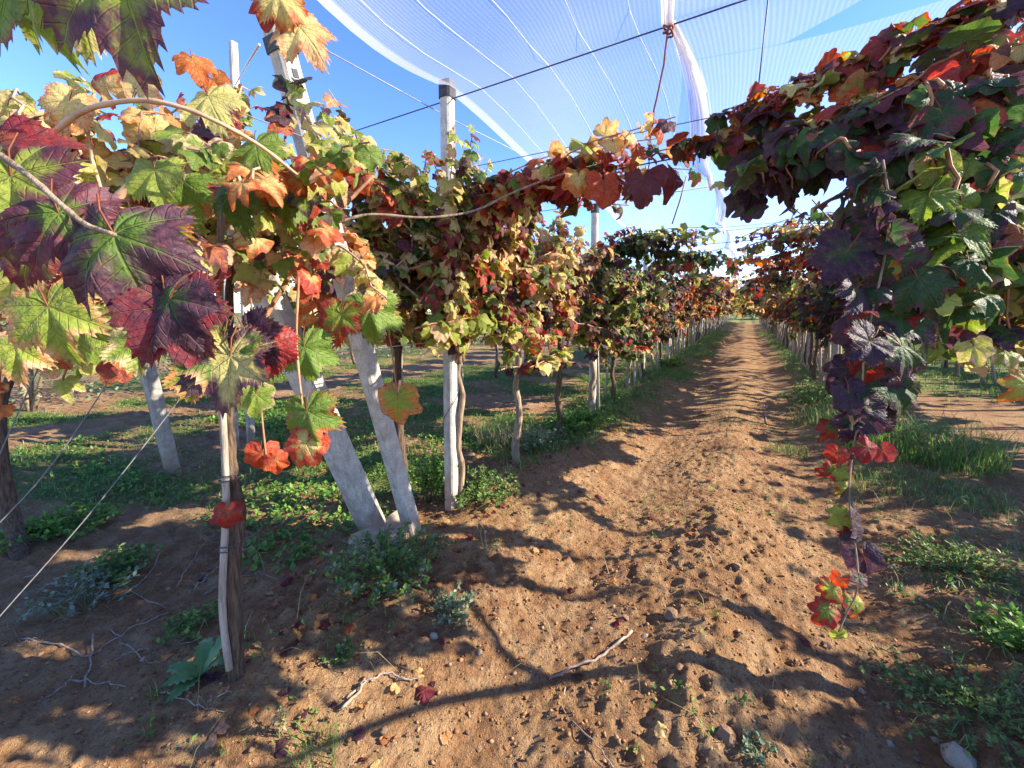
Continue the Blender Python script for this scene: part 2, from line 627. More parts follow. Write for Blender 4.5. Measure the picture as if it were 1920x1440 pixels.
def green_cover(x, y):
    """how grassy the ground is, 0..1"""
    n = fbm(x * 0.9, y * 0.9, 70, 3)
    left = np.clip((-2.0 - x) / 0.5, 0, 1) * (0.50 + 0.75 * (n - 0.35) * 2)
    left = left * np.clip(1.15 - 0.5 * np.exp(-((x + 7.2) / 0.9) ** 2) * 2, 0.1, 1)
    left = left * np.clip((y - 0.95 + 0.9 * (n - .5) + 0.28 * np.clip(-3.4 - x, 0, 3)) / 0.5, 0.06, 1)
    left = left * np.clip(0.55 + 3.2 * (fbm(x * 0.55 + 4, y * 1.5, 74, 3) - 0.40), 0.12, 1.3)
    l1 = np.exp(-((x + 1.85) / 0.60) ** 2) * np.clip((y - 2.6) / 1.5, 0, 1) * (0.35 + 0.9 * n)
    l1b = np.exp(-((x + 1.2) / 0.35) ** 2) * np.clip((y - 4.5) / 3.0, 0, 1) * 1.0 * n
    r1 = np.exp(-((x - 1.2) / 0.45) ** 2) * np.clip((y - 3.6) / 3.0, 0, 1) * (0.3 + 0.7 * n)
    r2 = np.clip((x - 2.2) / 0.6, 0, 1) * np.clip((y - 8.0) / 3.0, 0, 1) * (0.45 + 0.55 * n)
    far = np.clip((y - 16) / 30, 0, 0.5) * (0.5 + n)
    end = np.clip((y - 52) / 4, 0, 1)
    return np.clip(np.maximum.reduce([left, l1, l1b, r1, r2, far, end]), 0, 1)


def build_ground():
    xs = axis(-220, 240, -2.7, 1.9, 0.0125, 1.06)
    ys = axis(-12, 420, 0.3, 4.4, 0.0125, 1.024)
    X, Y = np.meshgrid(xs, ys)
    Z = gheight(X.ravel(), Y.ravel())
    V = np.stack([X.ravel(), Y.ravel(), Z], 1)
    nx, ny = len(xs), len(ys)
    i = (np.arange(ny - 1)[:, None] * nx + np.arange(nx - 1)[None, :]).ravel()
    T = np.concatenate([np.stack([i, i + 1, i + nx + 1], 1), np.stack([i, i + nx + 1, i + nx], 1)])
    me = np_mesh('ground', V, T, M_GROUND)
    a = me.attributes.new('green', 'FLOAT', 'POINT')
    a.data.foreach_set('value', green_cover(V[:, 0], V[:, 1]).astype(np.float32))
    o = link('ground', me)
    tag(o, kind='structure')
    return o


build_ground()


# ------------------------------------------------------------------ leaves
HALF = [(0, 1.0), (9, .97), (18, .88), (28, .74), (36, .78), (47, .90), (56, .90), (66, .82), (78, .70), (86, .70), (97, .78), (108, .79),
        (124, .74), (142, .68), (157, .60), (168, .42), (175, .12)]
VEINS = np.array([0, 51, -51, 106, -106, 150, -150], float)


def leaf_shape(nang, nring, seed, teeth, curl=0.3, ripple=0.1, fold=0.12, lobes=1.0, stalk=True):
    r_ = np.random.default_rng(seed)
    ang = np.linspace(-175, 175, nang)
    ha = np.array([h[0] for h in HALF])
    hr = np.array([h[1] for h in HALF])
    hr = np.where(ha < 150, 0.80 + (hr - 0.80) * lobes, hr)
    skew = r_.uniform(-0.06, 0.06)
    R = np.interp(np.abs(ang), ha, hr) * (1 + skew * np.sign(ang))
    if teeth:
        nt = 46
        ph = (np.abs(ang) / 350 * nt * 1.0) % 1
        R = R * (1 + 0.19 * (np.abs(ph - 0.5) * 2 - 0.5) * (0.6 + 0.6 * r_.random(nang)))
    else:
        R = R * (1 + r_.uniform(-0.05, 0.05, nang))
    fr = np.linspace(0, 1, nring + 1)[1:]
    V, rim = [(0, 0, 0)], [0.0]
    p1, p2, p3 = r_.uniform(0, 6.28, 3)
    tw = r_.uniform(-0.3, 0.3)

    def zf(x, y, rr):
        a = np.degrees(np.arctan2(x, y))
        dv = np.min(np.abs(a[..., None] - VEINS), axis=-1)
        z = 0.085 * rr * np.clip(dv / 22, 0, 1) - curl * rr ** 2 * 0.9
        z += ripple * rr ** 2 * (np.sin(np.radians(a) * 3 + p1) + 0.7 * np.sin(np.radians(a) * 5 + p2) + 0.5 * np.sin(np.radians(a) * 9 + p3))
        z += 0.10 * np.clip(rr, 0, 1) * (vnoise(x * 3.2 + 9, y * 3.2, seed) - .5) + 0.05 * rr * (vnoise(x * 7 + 3, y * 7, seed + 5) - .5)
        z += fold * np.abs(x) + tw * x * y - curl * 0.5 * np.clip(y - 0.3, 0, 1) ** 2
        return z

    for f in fr:
        rr = R * f
        x, y = rr * np.sin(np.radians(ang)), rr * np.cos(np.radians(ang))
        z = zf(x, y, rr)
        for i in range(nang):
            V.append((x[i], y[i], z[i]))
            rim.append(f)
    T, SEC = [], []
    for i in range(nang - 1):
        am = 0.5 * (ang[i] + ang[i + 1])
        sec = VEINS[np.argmin(np.abs(am - VEINS))]
        T.append((0, 1 + i + 1, 1 + i))
        SEC.append(sec)
        for k in range(nring - 1):
            a, b = 1 + k * nang + i, 1 + k * nang + i + 1
            c, d = a + nang, b + nang
            T += [(a, b, d), (a, d, c)]
            SEC += [sec, sec]
    V = np.array(V, float)
    uv = []
    for t, sc in zip(T, SEC):
        for j in t:
            x, y = V[j, 0], V[j, 1]
            r, a = math.hypot(x, y), math.atan2(x, y) - math.radians(sc)
            uv.append((r * math.cos(a), r * math.sin(a)))
    if stalk:
        n0 = len(V)
        L = 0.62
        side = r_.uniform(-0.15, 0.15)
        pts = [(0, 0, 0.0), (side * .5, -L * .5, .10), (side, -L, .02)]
        vs = []
        for (x, y, z) in pts:
            for q in range(3):
                an = 2 * math.pi * q / 3
                vs.append((x + .017 * math.cos(an), y, z + .017 * math.sin(an)))
        V = np.vstack([V, vs])
        rim += [-1.0] * 9
        for k in range(2):
            for q in range(3):
                q2 = (q + 1) % 3
                a, b, c, d = n0 + k * 3 + q, n0 + k * 3 + q2, n0 + k * 3 + 3 + q, n0 + k * 3 + 3 + q2
                T += [(a, b, d), (a, d, c)]
                uv += [(0.5, 0.3)] * 6
    return dict(V=V, T=np.array(T), uv=np.array(uv), rim=np.array(rim))


def lod(nang, nring, teeth, n, seed):
    out = []
    for i in range(n):
        r_ = random.Random(seed + i)
        dry = (i % 2 == 1) if nring < 4 else (i % 3 == 2)
        out.append(leaf_shape(nang, nring, seed + i, teeth,
                              curl=r_.uniform(0.12, 0.45) if not dry else r_.uniform(0.5, 0.8),
                              ripple=r_.uniform(0.04, 0.12) if not dry else r_.uniform(0.14, 0.24),
                              fold=r_.uniform(-0.05, 0.25), lobes=r_.uniform(0.6, 1.25)))
    return out


HERO = lod(139, 5, True, 8, 100)
MID = lod(35, 3, False, 14, 300)
LOW = lod(15, 1, False, 8, 500)


def shapes_to_meshes(shapes, name):
    return [np_mesh(name, s['V'], s['T'], M_LEAF, uv=s['uv'], rim=s['rim']) for s in shapes]


HERO_ME = shapes_to_meshes(HERO, 'leaf')
MID_ME = shapes_to_meshes(MID, 'leaf')

PAL = {  # weight, u range (body colour), v range (margin colour), w range (how far the margin colour has crept)
    'gold': [(3.6, (.36, .54), (.10, .36), (.15, .6)), (2.4, (.54, .70), (.24, .40), (.2, .8)), (1.6, (.22, .42), (.1, .35), (.1, .45)),
             (2.6, (.68, .84), (.34, .60), (.3, .8)), (1.1, (.85, .95), (.58, .84), (.4, .9)), (.8, (.12, .4), (.84, 1.0), (.4, .8))],
    'blush': [(3.6, (.36, .56), (.12, .40), (.1, .6)), (1.2, (.86, .96), (.55, .85), (.4, .95)), (1.6, (.30, .5), (.60, .9), (.4, .7)),
              (1.8, (.96, 1.0), (.85, 1.0), (.6, 1.0)), (1.6, (.16, .40), (.1, .4), (.1, .5)), (3.2, (.60, .72), (.26, .42), (.3, .8)), (.8, (.05, .2), (.9, 1), (.3, .8))],
    'russet': [(2.2, (.92, 1.0), (.76, 1.0), (.5, 1)), (1.0, (.82, .95), (.5, .75), (.4, .9)), (2.6, (.34, .56), (.2, .6), (.2, .7)),
               (1.6, (.10, .36), (.3, .95), (.2, .7)), (1.9, (.58, .72), (.26, .46), (.2, .6))],
    'dusk': [(5.2, (.02, .16), (.87, 1.0), (.35, .85)), (1.6, (.04, .22), (.0, .2), (.0, .35)), (1.0, (.95, 1.0), (.9, 1.0), (.5, 1)),
             (.5, (.84, .95), (.6, .8), (.3, .8)), (.4, (.4, .6), (.3, .6), (.2, .6))],
    'fire': [(2.0, (.86, .95), (.52, .74), (.4, .9)), (1.5, (.55, .78), (.40, .6), (.3, .8)), (1.8, (.94, 1.0), (.74, .98), (.5, 1)),
             (1.6, (.33, .56), (.15, .6), (.2, .7)), (1.0, (.08, .3), (.6, 1), (.2, .6)), (.8, (.62, .70), (.26, .36), (.2, .6))],
    'mixed': [(3.2, (.04, .24), (.0, .95), (.0, .5)), (2.6, (.30, .54), (.1, .4), (.1, .5)), (1.0, (.94, 1.0), (.85, 1.0), (.5, 1)),
              (1.2, (.58, .72), (.26, .5), (.3, .7)), (.6, (.84, .95), (.5, .75), (.3, .8))],
    'crimson': [(3, (.87, .94), (.58, .78), (.5, 1)), (1.5, (.94, .98), (.70, .92), (.5, 1)), (1, (.6, .82), (.4, .62), (.4, .9)), (.8, (.1, .3), (.85, 1), (.4, .8))],
    'green': [(3, (.10, .34), (.0, .2), (.0, .4)), (2.4, (.32, .54), (.1, .4), (.1, .4)), (1, (.05, .2), (.9, 1), (.2, .5)), (.7, (.6, .72), (.26, .5), (.3, .7))],
}


def pick_color(pal, r):
    ps = PAL[pal]
    tot = sum(p[0] for p in ps)
    x = r.random() * tot
    for p in ps:
        x -= p[0]
        if x <= 0:
            break
    return (r.uniform(*p[1]), r.uniform(*p[2]), r.uniform(*p[3]))


def frame(tip, nrm):
    """3x3 rotation with local Y along the tip and local Z along the upper face"""
    t = tip.normalized()
    n = (nrm - t * nrm.dot(t))
    n = n.normalized() if n.length > 1e-5 else t.orthogonal().normalized()
    x = t.cross(n)
    return np.array([[x.x, t.x, n.x], [x.y, t.y, n.y], [x.z, t.z, n.z]])


class Leaves:
    def __init__(self):
        self.p, self.R, self.s, self.c = [], [], [], []

    def add(self, p, R, s, c):
        self.p.append(tuple(p))
        self.R.append(R)
        self.s.append(s)
        self.c.append(c)

    def along(self, pts, r, pal, size=(.075, .115), step=0.075, start=0.12, out=Vector((0, 0, 0)), droop=0.75, pals=None):
        """leaves hung alternately along a cane, on their stalks"""
        pts = [Vector(p) for p in pts]
        seg = [(pts[i + 1] - pts[i]).length for i in range(len(pts) - 1)]
        L = sum(seg)
        d, side = L * start, 1
        own = pick_color(pal, r)  # leaves of one cane turn colour together
        while d < L:
            acc, i = 0, 0
            while i < len(seg) - 1 and acc + seg[i] < d:
                acc += seg[i]
                i += 1
            f = (d - acc) / max(seg[i], 1e-6)
            c = pts[i].lerp(pts[i + 1], min(f, 1))
            t = (pts[i + 1] - pts[i]).normalized()
            lat = t.cross(Vector((r.uniform(-1, 1), r.uniform(-1, 1), r.uniform(-1, 1))))
            lat = lat.normalized() if lat.length > 1e-4 else Vector((1, 0, 0))
            tip = lat * 0.9 + Vector((0, 0, -droop)) + out * 0.5 + Vector((r.gauss(0, .25), r.gauss(0, .25), r.gauss(0, .25)))
            tip.normalize()
            nrm = out * 0.8 + Vector((0, 0, 0.75)) + SUN_DIR * 0.35 + Vector((r.gauss(0, .45), r.gauss(0, .45), r.gauss(0, .35)))
            s = r.uniform(*size) * (1.0 if d < L * .8 else 0.72)
            R = frame(tip, nrm)
            pal_ = pal if pals is None else pals(c, r, pal)
            cl = pick_color(pal_, r)
            if pal_ == pal and r.random() < 0.55:
                cl = tuple(min(1, max(0, q + r.gauss(0, .05))) for q in own)
            self.add(c + tip * s * 0.6, R, s, cl)
            d += step * r.uniform(0.6, 1.5)
            side = -side

    def arrays(self):
        return np.array(self.p), np.array(self.R), np.array(self.s), np.array(self.c)

    def mass(self, idx, shapes, r, name, origin):
        """the leaves of idx joined into one mesh, relative to origin"""
        p, R, s, c = self.arrays()
        VV, TT, UV, RM, CC = [], [], [], [], []
        base = 0
        for i in idx:
            sh = shapes[r.randrange(len(shapes))]
            v = (sh['V'] * s[i]) @ R[i].T + p[i] - np.array(origin)
            VV.append(v)
            TT.append(sh['T'] + base)
            UV.append(sh['uv'])
            RM.append(sh['rim'])
            CC.append(np.tile(c[i], (len(v), 1)))
            base += len(v)
        return np_mesh(name, np.vstack(VV), np.vstack(TT), M_LEAFMASS, col=np.vstack(CC), uv=np.vstack(UV), rim=np.concatenate(RM))

    def place(self, root, r, n_single, shapes=None, hero_px=75, gaps=0.0, firm=0):
        """the leaves that show largest become leaf objects, the rest one part"""
        if not self.p:
            return
        if gaps:
            q = np.array(self.p)
            g = (vnoise(q[:, 0] * 3.1 + q[:, 2] * 2.3, q[:, 1] * 3.1 - q[:, 2] * 1.9, 501) + vnoise(q[:, 2] * 4.3 + 11, q[:, 1] * 2.6 + q[:, 0], 502)) * .5
            keep = [i for i in range(len(q)) if g[i] > gaps or i < firm or q[i, 0] > LX + .5]
            self.p, self.R, self.s, self.c = ([a[i] for i in keep] for a in (self.p, self.R, self.s, self.c))
        p, R, s, c = self.arrays()
        px, py, z = project(p)
        size = np.where((z > 0.1) & (px > -80) & (px < 2000) & (py > -80) & (py < 1520), s * 1.4 * FPX / np.maximum(z, .1), 0)
        order = np.argsort(-size)
        single = [i for i in order[:n_single] if size[i] > 12]
        rest = [i for i in range(len(p)) if i not in set(single)]
        o0 = root.location
        for i in single:
            big = size[i] > hero_px
            me = HERO_ME[r.randrange(len(HERO_ME))] if big else MID_ME[r.randrange(len(MID_ME))]
            M = Matrix([[*(R[i][0] * s[i]), p[i][0] - o0.x], [*(R[i][1] * s[i]), p[i][1] - o0.y], [*(R[i][2] * s[i]), p[i][2] - o0.z], [0, 0, 0, 1]])
            o = bpy.data.objects.new('leaf', me)
            COL.objects.link(o)
            o.parent = root
            o.matrix_local = M
            o.color = (*c[i], 1)
        if rest:
            o = link('foliage', self.mass(rest, shapes or MID, r, 'foliage', o0), root)
            tag(o, kind='stuff')


def bez(a, b, c, n=9):
    a, b, c = Vector(a), Vector(b), Vector(c)
    return [a * (1 - t) ** 2 + b * 2 * t * (1 - t) + c * t * t for t in [i / (n - 1) for i in range(n)]]


def wiggle(pts, r, amp):
    return [p + Vector((r.gauss(0, amp), r.gauss(0, amp), r.gauss(0, amp))) if 0 < i < len(pts) - 1 else p for i, p in enumerate(pts)]


def smoothline(ctrl, per=6):
    """Catmull-Rom through the control points"""
    c = [Vector(p) for p in ctrl]
    c = [c[0] * 2 - c[1]] + c + [c[-1] * 2 - c[-2]]
    out = []
    for i in range(1, len(c) - 2):
        for k in range(per):
            t = k / per
            a, b, d, e = c[i - 1], c[i], c[i + 1], c[i + 2]
            out.append(0.5 * ((2 * b) + (d - a) * t + (2 * a - 5 * b + 4 * d - e) * t * t + (3 * b - a - 3 * d + e) * t ** 3))
    out.append(c[-2])
    return out


POST_Y0, POST_STEP = 2.34, 3.2
LX, RX = -1.85, 1.32
WIRE_Z, TOP_Z = 2.36, 3.05


def vine_canes(x, y, head_z, side, r, n, span, low, high, reach, droop=0.5):
    """the canes of one vine; side = direction of the alley (+1/-1)"""
    out = []
    for i in range(n):
        dy = r.uniform(-span, span)
        dx = r.gauss(0.05, 0.28) * reach
        ztop = r.uniform(low + 0.5, high + 0.25)
        zend = r.uniform(low, high) if r.random() < droop else r.uniform(high - 0.5, high + .05)
        a = (x, y + r.uniform(-.08, .08), head_z + r.uniform(-.05, .25))
        out.append(wiggle(bez(a, (x + dx * 0.4, y + dy * 0.55, ztop), (x + dx, y + dy, zend)), r, 0.012))
    return out


def trunk_mesh(base, head, r, rad=0.03, arms=2):
    mb = MB()
    pts = []
    n = 9
    for i in range(n):
        f = i / (n - 1)
        p = Vector(base).lerp(Vector(head), f)
        if 0 < i < n - 1:
            p += Vector((r.gauss(0, .016), r.gauss(0, .016), 0))
        pts.append(p)
    pts[0] = pts[0] - Vector((0, 0, 0.06))
    pts = smoothline(pts, 3)
    rr = [rad * (1.25 - 0.4 * i / len(pts)) * r.uniform(.88, 1.14) for i in range(len(pts))]
    rr[0] *= 1.3
    mb.tube(pts, rr, 9)
    for k in range(arms):
        d = 1 if k % 2 == 0 else -1
        h = Vector(head)
        arm = [h - Vector((0, 0, .05)), h + Vector((r.gauss(0, .05), d * .16, .16)), h + Vector((r.gauss(0, .08), d * .40, .34)), h + Vector((r.gauss(0, .1), d * .62, .52))]
        mb.tube(smoothline(arm, 3), [rad * .7 * (1 - 0.06 * i) for i in range(10)], 6)
    return mb


def vine(label, x, y, side, pal, seed, n_canes=15, span=0.8, low=1.25, high=2.4, reach=1.0, n_single=300, group=None, size=(.07, .105),
         base=None, extra=None, trunk_mat=None, rad=0.03, stake=None, step=0.07, pals=None, lean=0.0, shapes=None, cane_parts=True, head_z=None, gaps=0.0, curtain=0):
    r = random.Random(seed)
    b = Vector(base) if base is not None else Vector((x, y, gz(x, y)))
    root = thing('grape_vine', label, 'grape vine', b, group)
    hz = head_z or r.uniform(1.15, 1.3)
    head = Vector((x + lean, y, hz))
    mb = trunk_mesh(b, head, r, rad)
    mb.build('trunk', trunk_mat or M_BARK, root, loc=None)
    root.children[-1].location = -b
    if stake:
        sb = MB()
        sx, top, wd = stake
        sb.tube([Vector((x + sx, y - .03, b.z - .1)), Vector((x + sx * .6 + .01, y - .02, top * .5)), Vector((x + sx * .2, y - .02, top))], [wd, wd * .95, wd * .85], 6)
        o = sb.build('stake', M_STAKE, root)
        o.location = -b
    L = Leaves()
    canes = vine_canes(head.x, y, hz, side, r, n_canes, span, low, high, reach)
    for i in range(curtain):
        z0, z1 = r.uniform(low, high - .2), r.uniform(low, high - .2)
        xa, xb = x + r.gauss(.06 * side, .20), x + r.gauss(.06 * side, .20)
        yc = y + r.uniform(-.25, .25)
        a, b2 = Vector((xa, yc - .62, z0)), Vector((xb, yc + .62, z1 - .1))
        canes.append(wiggle(bez(a, (a + b2) / 2 + Vector((0, 0, r.uniform(0, .3))), b2), r, .015))
    outv = Vector((side * 0.7, -0.25, 0))
    for k, c in enumerate(canes):
        L.along(c, r, pal, size=size, step=step, out=outv, pals=pals)
    for (c, p_, sz, st_) in (extra or []):
        L.along(c, r, p_, size=sz, step=st_, start=0.0, out=outv, pals=None)
    allc = canes + [e[0] for e in (extra or [])]
    if cane_parts:
        for c in allc:
            cb = MB().tube(c, [0.0055 * (1.15 - 0.75 * i / len(c)) for i in range(len(c))], 5)
            o = cb.build('cane', M_CANE if r.random() < .6 else M_CANE_P, root)
            o.location = -b
    else:
        cb = MB()
        for c in allc:
            cb.tube(c, 0.005, 4)
        o = cb.build('canes', M_CANE, root)
        tag(o, kind='stuff')
        o.location = -b
    L.place(root, r, n_single, shapes, gaps=gaps)
    return root


# ------------------------------------------------------------------ posts, wires and net
def concrete_post(label, a, b, w, group=None, cap=True, mat=None, up=Vector((0, 1, 0)), d=None, wob=0.01):
    a, b = Vector(a), Vector(b)
    root = thing('concrete_post', label, 'post', a, group)
    o = MB().beam(a - (b - a).normalized() * 0.15, b, w, d or w, up, 0.012, wob).build('shaft', mat or M_CONC, root, smooth=False)
    o.location = -a
    if cap:
        t = (b - a).normalized()
        o = MB().beam(b - t * 0.10, b + t * 0.012, w + .014, (d or w) + .014, up, 0.014).build('rubber_cap', M_RUBBER, root, smooth=False)
        o.location = -a
    return root


def wire(label, pts, rad, mat, name='wire', cat='wire', group=None, sides=5):
    mb = MB().tube(pts, rad, sides)
    o = mb.build(name, mat, None, loc=Vector(pts[0]))
    return tag(o, label, cat, group)


ORD = ['first', 'second', 'third', 'fourth', 'fifth', 'sixth', 'seventh', 'eighth', 'ninth', 'tenth', 'eleventh', 'twelfth', 'thirteenth', 'fourteenth',
       'fifteenth', 'sixteenth', 'seventeenth', 'eighteenth', 'nineteenth', 'twentieth']


def post_x(row, k):
    return {'L': LX, 'R': RX}[row]


def build_posts():
    p = on_ground(843, 955)
    root = concrete_post('upright white concrete post with black rubber cap at the front of the left row', (LX, POST_Y0, gz(LX, POST_Y0)), (LX, POST_Y0, TOP_Z), 0.082,
                         'concrete posts along the left row')
    # dark twine wound round the foot of the post
    tb = MB()
    pts = [Vector((LX + .05 * math.cos(a) * 1.15, POST_Y0 + .05 * math.sin(a) * 1.15, .35 + .10 * a / 1.2)) for a in [i * .35 for i in range(28)]]
    tb.tube(pts, 0.0028, 4)
    o = tb.build('twine', M_WIRE_D, root)
    o.location = -root.location
    for k in range(1, 16):
        y = POST_Y0 + POST_STEP * k
        lab = ('white concrete post rising through the left row, %s beyond the black-capped one' % ORD[k - 1]) if k < 6 else \
            'far white concrete post standing among the vines of the left row'
        concrete_post(lab, (LX, y, gz(LX, y)), (LX + random.gauss(0, .02), y, TOP_Z - .1 + random.uniform(-.05, .05)), 0.085, 'concrete posts along the left row', cap=(k < 3))
        if k >= 2:
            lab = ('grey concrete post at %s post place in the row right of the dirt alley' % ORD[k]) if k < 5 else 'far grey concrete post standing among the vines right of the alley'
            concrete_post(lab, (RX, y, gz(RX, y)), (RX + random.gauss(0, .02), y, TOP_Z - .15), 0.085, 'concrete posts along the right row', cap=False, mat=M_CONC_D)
    # tall end post leaning outwards, with two holes near the top and a rubber strap
    b = on_ground(775, 1000)
    top = PX(497, -25, b.x - 0.02)
    root = concrete_post('tall leaning end post with black strap, its top above the left vines', b, top, 0.090, cap=False, d=0.095)
    t = (top - b).normalized()
    for f, (dx) in ((0.885, 0), (0.915, 0)):
        pass
    c = b + t * ((top - b).length * 0.925)
    o = MB().beam(c - t * .030, c + t * .030, 0.104, 0.109, Vector((0, 1, 0)), 0.012).build('rubber_strap', M_RUBBER, root, smooth=False)
    o.location = -b
    hb = MB()
    c = b + t * ((top - b).length * 0.885)
    hb.beam(c - t * .018 + Vector((.042, -.0, 0)), c + t * .018 + Vector((.042, 0, 0)), 0.012, 0.030, Vector((0, 1, 0)), 0.002)
    o = hb.build('bolt_hole', M_RUBBER, root, smooth=False)
    o.location = -b
    # broad short brace leaning the same way, its foot on a stone slab
    a = on_ground(695, 995)
    a = a + Vector((0, 0, 0.06))
    d1 = P(575, 715, (a - CAM).dot(cF) * 0.90)
    d2 = a + (d1 - a) * 2.05
    concrete_post('broad grey concrete brace leaning steeply, foot on the slab', a, d2, 0.20, cap=False, d=0.10, wob=0.02)
    # pale slab under both feet
    s0 = on_ground(712, 1005)
    sb = bmesh.new()
    r = random.Random(5)
    outline = [on_ground(*q) for q in ((652, 1042), (655, 1018), (700, 1000), (745, 968), (765, 960), (778, 985), (765, 1012), (735, 1020), (695, 1036))]
    vs_t = [sb.verts.new((p - s0) + Vector((0, 0, 0.055 + r.uniform(-.006, .006)))) for p in outline]
    vs_b = [sb.verts.new((p - s0) * 1.04 - Vector((0, 0, 0.08))) for p in outline]
    sb.faces.new(vs_t)
    sb.faces.new(vs_b[::-1])
    for i in range(len(outline)):
        j = (i + 1) % len(outline)
        sb.faces.new((vs_t[i], vs_b[i], vs_b[j], vs_t[j]))
    bmesh.ops.recalc_face_normals(sb, faces=sb.faces)
    bmesh.ops.bevel(sb, geom=sb.edges[:], offset=0.012, segments=2, affect='EDGES')
    me = bpy.data.meshes.new('stone_slab')
    sb.to_mesh(me)
    me.materials.append(M_PALESTONE)
    tag(link('stone_slab', me, None, s0), 'pale broken slab at the feet of the two leaning posts', 'slab')
    # leaning end post of the next row to the left and its thin upright neighbours
    b2 = on_ground(325, 886)
    t2 = P(268, 655, (b2 - CAM).dot(cF) * 0.93)
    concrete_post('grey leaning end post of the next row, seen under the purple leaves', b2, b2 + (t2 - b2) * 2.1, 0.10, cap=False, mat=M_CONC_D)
    b3 = on_ground(440, 845)
    concrete_post('slim pale upright post of the next row, just right of the stake', b3, b3 + Vector((0, 0, 2.2)), 0.075, cap=False)
    b4 = P(437, 80, 4.3)
    concrete_post('tall thin white post against the blue sky, left of the strapped post', (b4.x, b4.y, gz(b4.x, b4.y)), b4, 0.07, cap=False)
    wire('white stay running down from the strapped post to the thin white post', [P(486, 84, 2.1), P(462, 122, 3.0), P(441, 160, 4.22)], 0.007, M_TAPE)
    # a post laid level behind the foliage at upper left
    a5, b5 = PX(60, 316, -2.35), PX(268, 345, -2.35)
    concrete_post('whitish concrete crosspiece behind the leaves at upper left', a5, b5, 0.11, cap=False, up=Vector((0, 0, 1)))
    b6 = on_ground(1018, 690)
    a6 = P(985, 565, (b6 - CAM).dot(cF) * .97)
    concrete_post('white leaning prop under the foliage, right of the black-capped post', b6, b6 + (a6 - b6) * 1.25, 0.10, cap=False)
    b7 = on_ground(1150, 690)
    a7 = P(1128, 615, (b7 - CAM).dot(cF) * .98)
    concrete_post('shorter white leaning prop farther along the left row', b7, b7 + (a7 - b7) * 1.3, 0.11, cap=False)


build_posts()


def sag(a, b, s, n=14):
    a, b = Vector(a), Vector(b)
    return [a.lerp(b, i / (n - 1)) - Vector((0, 0, s * 4 * (i / (n - 1)) * (1 - i / (n - 1)))) for i in range(n)]


GX = -0.40  # the line along which the two nets are gathered over the alley


def gx(y):
    return GX + 0.05 * math.sin((y - POST_Y0) * 2 * math.pi / POST_STEP) * (1 if y > POST_Y0 else -0.4) + 0.10 * max(0, (POST_Y0 - y))


def gzz(y):
    ph = ((y - POST_Y0) / POST_STEP) % 1
    dq = ((y - POST_Y0 + .12 + POST_STEP / 2) % POST_STEP) - POST_STEP / 2
    return 3.03 - 0.10 * math.sin(math.pi * ph) ** 2 - 0.12 * math.exp(-(dq / .10) ** 2)


